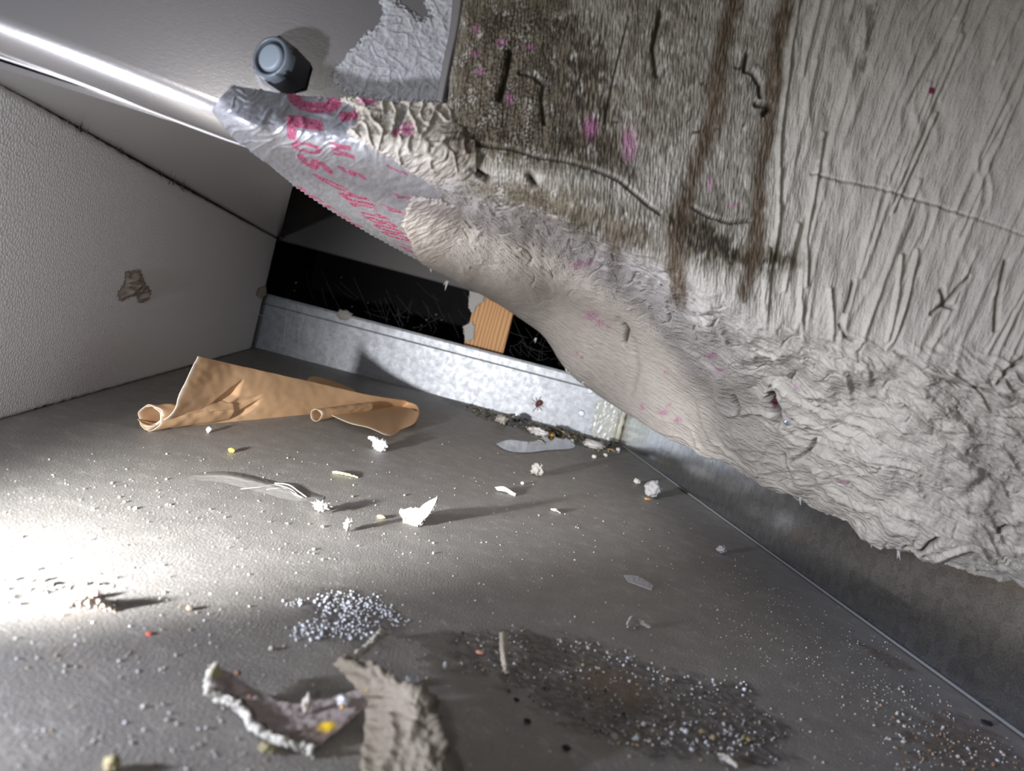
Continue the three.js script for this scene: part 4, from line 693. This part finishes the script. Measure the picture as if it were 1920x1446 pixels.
{ // upright torn flake with a wing
  const root = group('mastic_flake', Y(775, 985)); tag(root, 'upright torn cream mastic flake with a pointed wing casting a long shadow', 'flake');
  const m = std({ color: rgb(0.30, 0.275, 0.23), roughness: 0.8, side: THREE.DoubleSide });
  const A = [[[748, 957, .0075], [752, 968, .0045], [760, 979, .001]], [[762, 954, .0085], [764, 968, .005], [768, 986, .0004]], [[782, 952, .0095], [782, 968, .006], [778, 988, .0002]], [[800, 958, .0075], [798, 970, .004], [790, 980, .001]]];
  const B2 = [[[778, 962, .0085], [784, 972, .004], [786, 980, .001]], [[796, 944, .0100], [800, 955, .007], [802, 968, .003]], [[820, 931, .0115], [819, 938, .0098], [812, 952, .006]]];
  for (const [n, q, a] of [['flake_body', A, 0.0007], ['flake_wing', B2, 0.0004]]) { const dd = depthAt(775, 985); const cs = q.map((c) => c.map(([x, y, h]) => D(x, y, dd + (h - 0.004) * 0.25))); mesh(n, local(patch(cs, 60, 40, { disp: (x, y) => a * fbm(x / 9, y / 8, 3), keep: (x, y) => 1, thick: 0.0009 }), root.position), m, root); }
}
flake('mastic_sliver', 'thin pale mastic sliver lying between the winged flake and the pitted crumb', 'sliver', [[[928, 914, .0022], [932, 920, .0006]], [[944, 912, .0034], [946, 922, .0008]], [[955, 918, .0022], [955, 925, .0006]], [[968, 926, .0012], [966, 930, .0003]]], [0.66, 0.63, 0.56], { amp: 0.0003 });
flake('foil_chip', 'flat whitish chip lying on the bare floor left of the right rim', 'chip', [[[1170, 1078, .001], [1178, 1090, .0003]], [[1195, 1080, .0016], [1200, 1098, .0003]], [[1226, 1098, .0008], [1222, 1106, .0003]]], [0.42, 0.42, 0.42], { amp: 0.0002 });
flake('mastic_curl', 'forked cream curl of mastic right of the middle foreground', 'curl', [[[1176, 1172, .0012], [1178, 1177, .0003]], [[1184, 1157, .0040], [1190, 1170, .0010]], [[1200, 1164, .0024], [1200, 1172, .0006]], [[1220, 1176, .0010], [1217, 1179, .0003]]], [0.52, 0.48, 0.42], { amp: 0.0004, sc: 7 });
flake('mastic_strip', 'upright tan mastic strip at the left end of the dark gritty patch', 'strip', [[[936, 1186, .0012], [937, 1222, .0024], [942, 1252, .0004], [947, 1262, .0002]], [[944, 1184, .0024], [946, 1222, .0036], [948, 1250, .0020], [951, 1262, .0006]], [[953, 1186, .0010], [952, 1222, .0014], [952, 1248, .0010], [955, 1261, .0002]]], [0.50, 0.44, 0.35], { amp: 0.0004, sc: 8 });
flake('mastic_chip', 'pale pointed chip at the bottom of the picture below the dark gritty patch', 'chip', [[[1346, 1416, .0016], [1348, 1421, .0003]], [[1364, 1420, .0018], [1366, 1432, .0003]], [[1383, 1436, .0010], [1381, 1441, .0002]]], [0.56, 0.52, 0.42], { amp: 0.0002 });
flake('paint_sliver', 'greenish yellow sliver of debris between the paint blister and the white foam crumb', 'sliver', [[[622, 884, .0006], [624, 887, .0002]], [[640, 887, .0016], [644, 891, .0004]], [[672, 894, .0006], [671, 896, .0002]]], [0.55, 0.56, 0.30], { amp: 0.0003, sc: 6 });
crumb('lint_tuft', 'white lint tuft left of the winged flake, upper of two', 'lint', 600, 962, 22, [0.6, 0.57, 0.5], { amp: 0.8, freq: 3.2, sy: 0.7, sx: 1.2 });
crumb('lint_tuft', 'white lint tuft left of the winged flake, lower of two', 'lint', 649, 996, 17, [0.66, 0.62, 0.54], { amp: 0.7, freq: 2.8, sy: 1.1, sx: 0.7 });
crumb('seed', 'yellow seed right behind the lint, left of the winged flake', 'seed', 714, 972, 10, [0.7, 0.58, 0.25], { sx: 1.5, sy: 0.6 });
crumb('seed', 'bright yellow seed below the left half of the brown paper', 'seed', 433, 849, 9, [0.75, 0.55, 0.08], { sx: 1.3, sy: 0.9 });
crumb('foam_crumb', 'tiny white crumb standing under the middle of the brown paper', 'crumb', 390, 812, 9, WHITE, { sy: 1.2 });
crumb('mastic_crumb', 'pinkish white crumb at the left end of the brown flake near the left edge', 'crumb', 124, 1129, 24, [0.66, 0.58, 0.54], { sy: 0.7, sx: 1.2 });
crumb('mastic_crumb', 'pink crumb at the right end of the brown flake near the left edge', 'crumb', 178, 1122, 15, [0.68, 0.5, 0.48], { sy: 0.9 });
flake('mastic_flake', 'crumpled brownish flake between two pink crumbs near the left edge', 'flake', [[[108, 1122, .002], [120, 1138, .0006]], [[150, 1118, .0046], [160, 1138, .0008]], [[185, 1124, .0036], [185, 1142, .0006]], [[216, 1136, .0012], [212, 1146, .0002]]], [0.34, 0.29, 0.24], { amp: 0.0010, sc: 12 });
crumb('mastic_crumb', 'tan crumb on the grey floor right of the brown flake near the left edge', 'crumb', 355, 1144, 11, TAN, {});
crumb('paint_speck', 'single red paint speck on the floor left of the white grain pile', 'speck', 280, 1190, 12, [0.6, 0.12, 0.07], { sy: 0.35 });
crumb('paint_speck', 'single coral pink speck at the left end of the dark gritty patch', 'speck', 899, 1226, 11, [0.75, 0.36, 0.27], { sy: 0.5, sx: 1.4 });
crumb('foam_crumb', 'small pale crumb with a long shadow left of the torn flake in the foreground', 'crumb', 508, 1219, 10, CREAM, {});
crumb('foam_crumb', 'pale crumb alone below the left end of the dark gritty patch', 'crumb', 832, 1256, 12, WHITE, { sx: 0.7, sz: 0.7, sy: 1.2 });
crumb('clear_bead', 'translucent clear bead behind the lumpy mastic piece in the foreground', 'bead', 771, 1284, 24, [0.86, 0.88, 0.9], { trans: true, amp: 0.2 });
crumb('grit_speck', 'black speck right of the lumpy foreground piece, nearest the dark patch', 'speck', 968, 1314, 10, [0.02, 0.02, 0.02], { sy: 0.5 });
crumb('grit_speck', 'black speck right of the lumpy foreground piece, middle one', 'speck', 988, 1355, 13, [0.02, 0.02, 0.02], { sy: 0.5 });
crumb('grit_speck', 'black speck right of the lumpy foreground piece, lowest and largest', 'speck', 1061, 1406, 15, [0.02, 0.02, 0.02], { sy: 0.5 });
crumb('grit_speck', 'black speck on the floor beside the right rim near the bottom right corner', 'speck', 1850, 1358, 15, [0.01, 0.01, 0.01], { sy: 0.4, sx: 1.3 });
crumb('mastic_crumb', 'yellowish lump cut by the bottom edge of the picture at left', 'crumb', 206, 1446, 28, [0.42, 0.36, 0.20], { sy: 1 });
crumb('mastic_crumb', 'yellowish crumb with a reddish tip below the left torn flake', 'crumb', 500, 1410, 26, [0.30, 0.26, 0.15], { sy: 0.5, sx: 1.2, amp: 0.5 });
crumb('mastic_lump', 'whitish mastic lump in the dirt of the pan corner', 'lump', 1112, 842, 36, [0.55, 0.52, 0.48], { sx: 1.2, sy: 0.45, sz: 0.8, turn: 0.5 });
crumb('wood_sliver', 'orange wood sliver on the floor right of the whitish lump in the corner', 'sliver', 1145, 845, 26, [0.6, 0.36, 0.15], { sx: 1, sy: 0.16, sz: 0.22, amp: 0.1, turn: 0.75 });
crumb('foam_bead', 'white bead at the very corner of the pan', 'bead', 1158, 846, 8, WHITE, {});
flake('mastic_strip', 'curved cream strip lying along the foot of the back rim behind the puddle', 'strip', [[[1026, 798, .0030], [1028, 803, .0006]], [[1042, 804, .0040], [1046, 811, .0010]], [[1058, 811, .0036], [1058, 815, .0008]], [[1068, 813, .0020], [1067, 816, .0006]]], [0.58, 0.46, 0.30], { amp: 0.0004 });
crumb('mastic_crumb', 'cream crumb left of the puddle at the start of the corner dirt', 'crumb', 938, 796, 20, CREAM, { amp: 0.6, freq: 2.6 });
crumb('foam_crumb', 'cluster of white crumbs on top of the puddle', 'crumb', 1005, 818, 24, [0.6, 0.57, 0.52], { sx: 1.3, sy: 0.5, sz: 0.7, amp: 0.7, freq: 3 });
crumb('seed', 'orange seed between puddle and back rim', 'seed', 1034, 819, 11, [0.6, 0.36, 0.1], { sy: 0.7 });
crumb('foam_bead', 'tan bead on bare floor between puddle and large crumb, left of two', 'bead', 1113, 860, 8, [0.68, 0.6, 0.5], {});
crumb('foam_bead', 'tan bead on bare floor between puddle and large crumb, right of two', 'bead', 1134, 857, 8, [0.7, 0.64, 0.55], {});
crumb('foam_tuft', 'fluffy grey tuft on the floor near the middle of the right rim', 'tuft', 1351, 1038, 14, [0.4, 0.39, 0.37], { amp: 0.8, freq: 3 });
flake('mastic_sliver', 'short thin sliver on the floor below and right of the pale sliver', 'sliver', [[[1032, 954, .0010], [1033, 957, .0002]], [[1042, 956, .0020], [1043, 960, .0004]], [[1052, 961, .0006], [1051, 963, .0002]]], [0.6, 0.57, 0.5], { amp: 0.0002 });

// two big torn pieces in the foreground
{
  const root = group('torn_flake', Y(500, 1350)); tag(root, 'big torn brownish flake with a thick white ragged edge and yellow spots in the foreground', 'flake');
  const o = root.position, cs = [
    [[405, 1246, .0085], [396, 1268, .0085], [392, 1288, .0035]], [[440, 1268, .0050], [436, 1296, .0022], [430, 1316, .0016]], [[480, 1294, .0022], [480, 1330, .0012], [468, 1352, .0010]],
    [[545, 1318, .0016], [545, 1345, .0010], [520, 1386, .0010]], [[620, 1308, .0022], [620, 1338, .0020], [585, 1402, .0010]], [[685, 1286, .0050], [690, 1306, .0046], [680, 1332, .0030]], [[735, 1262, .0088], [738, 1282, .0080], [735, 1300, .0060]]].map((c) => c.map(([x, y, h]) => Y(x, y, h)));
  const g = patch(cs, 150, 70, { disp: (x, y) => 0.00035 * fbm(x / 30, y / 20, 3), thick: 0.0006, color: (x, y) => { const t = 1 + 0.16 * fbm(x / 26, y / 16, 3); let c = [0.30 * t, 0.255 * t, 0.24 * t]; const b = smooth(0.9, 0.4, Math.hypot((x - 585) / 60, (y - 1378) / 22)); const yl = smooth(1, 0.45, Math.hypot((x - 612) / 22, (y - 1364) / 14) + 0.3 * fbm(x / 7, y / 6, 2)), y2 = smooth(1, 0.4, Math.hypot((x - 405) / 20, (y - 1258) / 18) + 0.4 * fbm(x / 7, y / 7, 2)); c = c.map((v, i) => mix(v, [0.10, 0.06, 0.03][i], b * 0.6)); c = c.map((v, i) => mix(v, [0.75, 0.50, 0.03][i], yl)); return c.map((v, i) => mix(v, [0.45, 0.40, 0.18][i], y2 * 0.7)); } });
  mesh('flake_sheet', local(g, o), std({ vertexColors: true, roughness: 0.55, side: THREE.DoubleSide }), root);
  const ed = [[402, 1250, .005], [391, 1272, .0045], [390, 1292, .0035], [410, 1308, .0024], [440, 1320, .0022], [462, 1340, .002], [474, 1362, .0018], [505, 1382, .002], [540, 1394, .0018], [588, 1406, .0012]].map(([x, y, h]) => Y(x, y, h));
  const eg = tube(ed, 0.0007, 140, 9), ep = eg.attributes.position; for (let i = 0; i < ep.count; i++) { const v = new V3().fromBufferAttribute(ep, i); ep.setXYZ(i, v.x + 0.0004 * n3(v.x * 900, v.y * 900, v.z * 900), v.y + 0.0005 * n3(v.x * 500, v.y * 500 + 9, v.z * 500), v.z + 0.0006 * n3(v.x * 700 + 5, v.y * 700, v.z * 700)); } eg.computeVertexNormals();
  tag(mesh('ragged_edge', local(eg, o), std({ color: rgb(0.52, 0.50, 0.44), roughness: 0.8 }), root), 'thick white ragged edge');
  for (const [x, y, h, s, c, nm] of [[575, 1318, .0034, 7, [0.5, 0.45, 0.38], 'curled_shred'], [645, 1314, .0042, 11, [0.5, 0.5, 0.5], 'resin_blob'], [688, 1298, .0062, 5, [0.8, 0.5, 0.05], 'yellow_spot'], [642, 1326, .0040, 4, [0.7, 0.4, 0.12], 'yellow_spot'], [470, 1306, .0030, 4, [0.18, 0.08, 0.05], 'brown_spot'], [446, 1262, .0048, 5, [0.2, 0.1, 0.06], 'brown_spot']]) { const p = Y(x, y, h), d = p.clone().sub(CAM).length() / FOC; mesh(nm, lumpy(s * d, 3, 0.35, 2, x, 1, nm === 'curled_shred' ? 2.2 : 0.8, 1).translate(p.x - o.x, p.y - o.y, p.z - o.z), std({ color: rgb(...c), roughness: nm === 'resin_blob' ? 0.2 : 0.6 }), root); }
}
{
  const root = group('mastic_piece', Y(760, 1440)); tag(root, 'large lumpy piece of dried mastic with pale ribs at the bottom of the picture', 'mastic lump');
  const o = root.position, cs = [
    [[622, 1244, .0050], [640, 1262, .0046], [668, 1290, .0050], [690, 1330, .0020], [700, 1380, .0004]],
    [[660, 1236, .0068], [686, 1262, .0092], [706, 1310, .0066], [700, 1380, .0024], [690, 1460, .0004]],
    [[705, 1246, .0105], [724, 1276, .0112], [736, 1330, .0084], [730, 1400, .0052], [716, 1500, .0010]],
    [[742, 1268, .0120], [765, 1300, .0122], [775, 1350, .0100], [775, 1420, .0064], [770, 1520, .0020]],
    [[785, 1290, .0112], [800, 1318, .0116], [806, 1370, .0096], [815, 1440, .0066], [820, 1540, .0020]],
    [[815, 1312, .0074], [822, 1345, .0076], [838, 1400, .0064], [862, 1460, .0046], [880, 1550, .0010]],
    [[822, 1330, .0010], [832, 1362, .0010], [850, 1410, .0008], [884, 1470, .0006], [905, 1560, .0003]],
  ].map((c) => c.map(([x, y, h]) => Y(x, y, h)));
  const ribs = [[[700, 1330], [695, 1390], [690, 1450]], [[738, 1345], [745, 1380], [735, 1420], [722, 1450]], [[780, 1360], [772, 1390]], [[812, 1350], [820, 1385], [832, 1405]], [[760, 1290], [790, 1302], [812, 1318]], [[640, 1242], [690, 1262], [715, 1262]], [[700, 1250], [712, 1300], [690, 1300]]];
  const rf = field((x, y) => { let m = 0; for (const q of ribs) m = Math.max(m, Math.exp(-Math.pow(polyDist(x, y, q, false) / 8, 2))); return m; }, 600, 1200, 920, 1580, 3);
  const g = patch(cs, 150, 150, { disp: (x, y) => 0.0006 * fbm(x / 30, y / 30, 3) + 0.0014 * rf(x, y), thick: 0.0006, color: (x, y) => { const t = 1 + 0.14 * fbm(x / 14, y / 14, 3) + 0.10 * fbm(x / 4, y / 4, 2), d = smooth(0.35, 0.5, fbm(x / 7 + 3, y / 6, 3)) * 0.5; return [mix(0.21, 0.1, d) * t, mix(0.178, 0.075, d) * t, mix(0.132, 0.05, d) * t]; } });
  mesh('lump', local(g, o), std({ vertexColors: true, roughness: 0.7, side: THREE.DoubleSide }), root);
  const spur = [[640, 1243, .0052], [668, 1228, .0046], [690, 1212, .0040], [706, 1196, .0034], [718, 1184, .0024]].map(([x, y, h]) => Y(x, y, h)), sg = tube(spur, 0.0008, 40, 7), sp = sg.attributes.position; for (let i = 0; i < sp.count; i++) { const v = new V3().fromBufferAttribute(sp, i); sp.setXYZ(i, v.x, v.y + 0.0009 * n3(v.x * 600, 2, v.z * 600), v.z + 0.0009 * n3(v.x * 500, 9, v.z * 500)); } sg.computeVertexNormals();
  mesh('spur', local(sg, o), std({ color: rgb(0.50, 0.46, 0.38), roughness: 0.75 }), root);
}

// ------------------------------------------------------------------ loose grains
function grains(name, label, cat, n, place, size, colors, seed) {
  const r = mulberry(seed), im = new THREE.InstancedMesh(lumpy(1, 1, 0.35, 1.8, seed), std({ color: 0xffffff, roughness: 0.85 }), n), M = new THREE.Matrix4(), q = new THREE.Quaternion(), e = new THREE.Euler();
  let k = 0; for (let t = 0; k < n && t < n * 40; t++) { const p = place(r); if (!p || p.x > XR - 0.001 || p.z < CORNER.z - 0.06) continue; const s = size(r); e.set(r() * 6, r() * 6, r() * 6); q.setFromEuler(e); M.compose(new V3(p.x, s * 0.55, p.z), q, new V3(s * (0.7 + 0.6 * r()), s * (0.7 + 0.4 * r()), s * (0.7 + 0.6 * r()))); im.setMatrixAt(k, M); const c = colors[Math.floor(r() * colors.length)], b = 0.75 + 0.4 * r(); im.setColorAt(k, rgb(c[0] * b, c[1] * b, c[2] * b)); k++; }
  im.count = k; im.name = numbered(name); im.castShadow = im.receiveShadow = true; im.userData.kind = 'stuff'; tag(im, label, cat); scene.add(im);
}
const inPoly = (pts, jit = 0) => { const xs = pts.map((p) => p[0]), ys = pts.map((p) => p[1]), a = Math.min(...xs), b = Math.max(...xs), c = Math.min(...ys), d = Math.max(...ys); return (r) => { const x = a + (b - a) * r(), y = c + (d - c) * r(); return polyDist(x, y, pts) + jit * (r() - 0.5) > 0 ? Y(x, y) : null; }; };
const GREY = [0.5, 0.48, 0.44], DARK = [0.05, 0.045, 0.04], YEL = [0.62, 0.5, 0.16];
const floorArea = [[0, 860], [330, 830], [620, 850], [900, 800], [1150, 850], [1500, 1100], [1900, 1390], [1920, 1446], [0, 1446]];
grains('floor_grit', 'fine pale grit scattered over the whole pan floor', 'grit', 3600, inPoly(floorArea), (r) => 0.00007 + 0.00026 * Math.pow(r(), 6), [GREY, GREY, CREAM, CREAM, TAN, WHITE], 101);
grains('floor_grit', 'coarser light grit scattered on the brightly lit floor at left and centre', 'grit', 260, inPoly([[0, 900], [400, 880], [760, 900], [1150, 870], [1180, 960], [700, 1060], [350, 1060], [0, 1180]], 40), (r) => 0.0001 + 0.00034 * Math.pow(r(), 5), [GREY, CREAM, GREY, TAN], 102);
const pileRing = [[[530, 1130], [580, 1122], [560, 1140]], [[600, 1115], [640, 1108], [700, 1118], [740, 1150], [720, 1155], [680, 1135], [640, 1160], [590, 1150], [595, 1128]], [[560, 1170], [640, 1160], [690, 1175], [720, 1200], [640, 1200], [580, 1205], [545, 1195]], [[660, 1120], [760, 1150], [775, 1175], [700, 1180], [640, 1150]]];
pileRing.forEach((p, i) => grains('white_grains', ['scatter of white grains at the left tip of the white grain pile', 'crowded white grains at the top of the white grain pile', 'crowded white grains at the bottom of the white grain pile', 'sparser white grains on the right side of the white grain pile'][i], 'grains', [30, 190, 160, 110][i], inPoly(p, 16), (r) => 0.00015 + 0.00036 * r() * r(), [[0.8, 0.82, 0.86], [0.7, 0.72, 0.76], WHITE], 110 + i));
grains('white_grains', 'thin trail of pale grains at the far left behind the brown flake', 'grains', 60, inPoly([[0, 1090], [60, 1085], [210, 1090], [205, 1115], [60, 1112], [0, 1150]], 14), (r) => 0.0002 + 0.0005 * r() * r(), [[0.75, 0.77, 0.82], CREAM], 118);
grains('gritty_crumbs', 'grey and white crumbs over the dark gritty patch in the right foreground', 'crumbs', 520, inPoly([[850, 1190], [960, 1180], [1110, 1205], [1250, 1262], [1400, 1290], [1480, 1370], [1490, 1430], [1330, 1430], [1180, 1400], [1040, 1350], [960, 1290], [860, 1255]], 30), (r) => 0.00014 + 0.00034 * r() * r(), [GREY, GREY, [0.3, 0.28, 0.25], WHITE, DARK, TAN], 120);
grains('gritty_crumbs', 'larger whitish crumbs along the upper right rim of the dark gritty patch', 'crumbs', 60, inPoly([[1020, 1195], [1100, 1200], [1250, 1255], [1330, 1280], [1400, 1275], [1410, 1300], [1300, 1290], [1200, 1250], [1060, 1215]], 14), (r) => 0.00022 + 0.0004 * r() * r(), [WHITE, GREY], 121);
grains('gritty_crumbs', 'larger whitish crumbs along the lower edge of the dark gritty patch', 'crumbs', 80, inPoly([[1090, 1370], [1180, 1350], [1300, 1355], [1420, 1370], [1400, 1410], [1260, 1400], [1130, 1395]], 14), (r) => 0.00024 + 0.0005 * r() * r(), [WHITE, GREY, [0.35, 0.28, 0.14], GREY], 122);
grains('white_flecks', 'white flecks sprinkled on the dark floor along the right rim', 'flecks', 330, inPoly([[1290, 1090], [1420, 1060], [1560, 1150], [1700, 1250], [1760, 1330], [1600, 1330], [1480, 1270], [1340, 1200]], 40), (r) => 0.00012 + 0.00032 * r() * r() * r(), [WHITE, GREY, CREAM], 130);
grains('white_flecks', 'pale flecks and rusty bits in the bottom right corner', 'flecks', 260, inPoly([[1600, 1280], [1720, 1290], [1900, 1400], [1920, 1446], [1680, 1446], [1640, 1360]], 30), (r) => 0.00014 + 0.0004 * r() * r(), [GREY, WHITE, TAN, [0.3, 0.16, 0.08], CREAM], 131);
grains('corner_dirt', 'dark crumbly dirt with yellow bits along the foot of the back rim', 'dirt', 520, inPoly([[860, 756], [930, 775], [1020, 798], [1110, 820], [1172, 838], [1176, 850], [1120, 846], [1060, 824], [990, 806], [900, 782]], 8), (r) => 0.0004 + 0.0011 * r() * r(), [DARK, DARK, [0.09, 0.065, 0.03], [0.16, 0.11, 0.05], [0.4, 0.3, 0.12], CREAM], 140);

//END3
renderer.render(scene, camera);
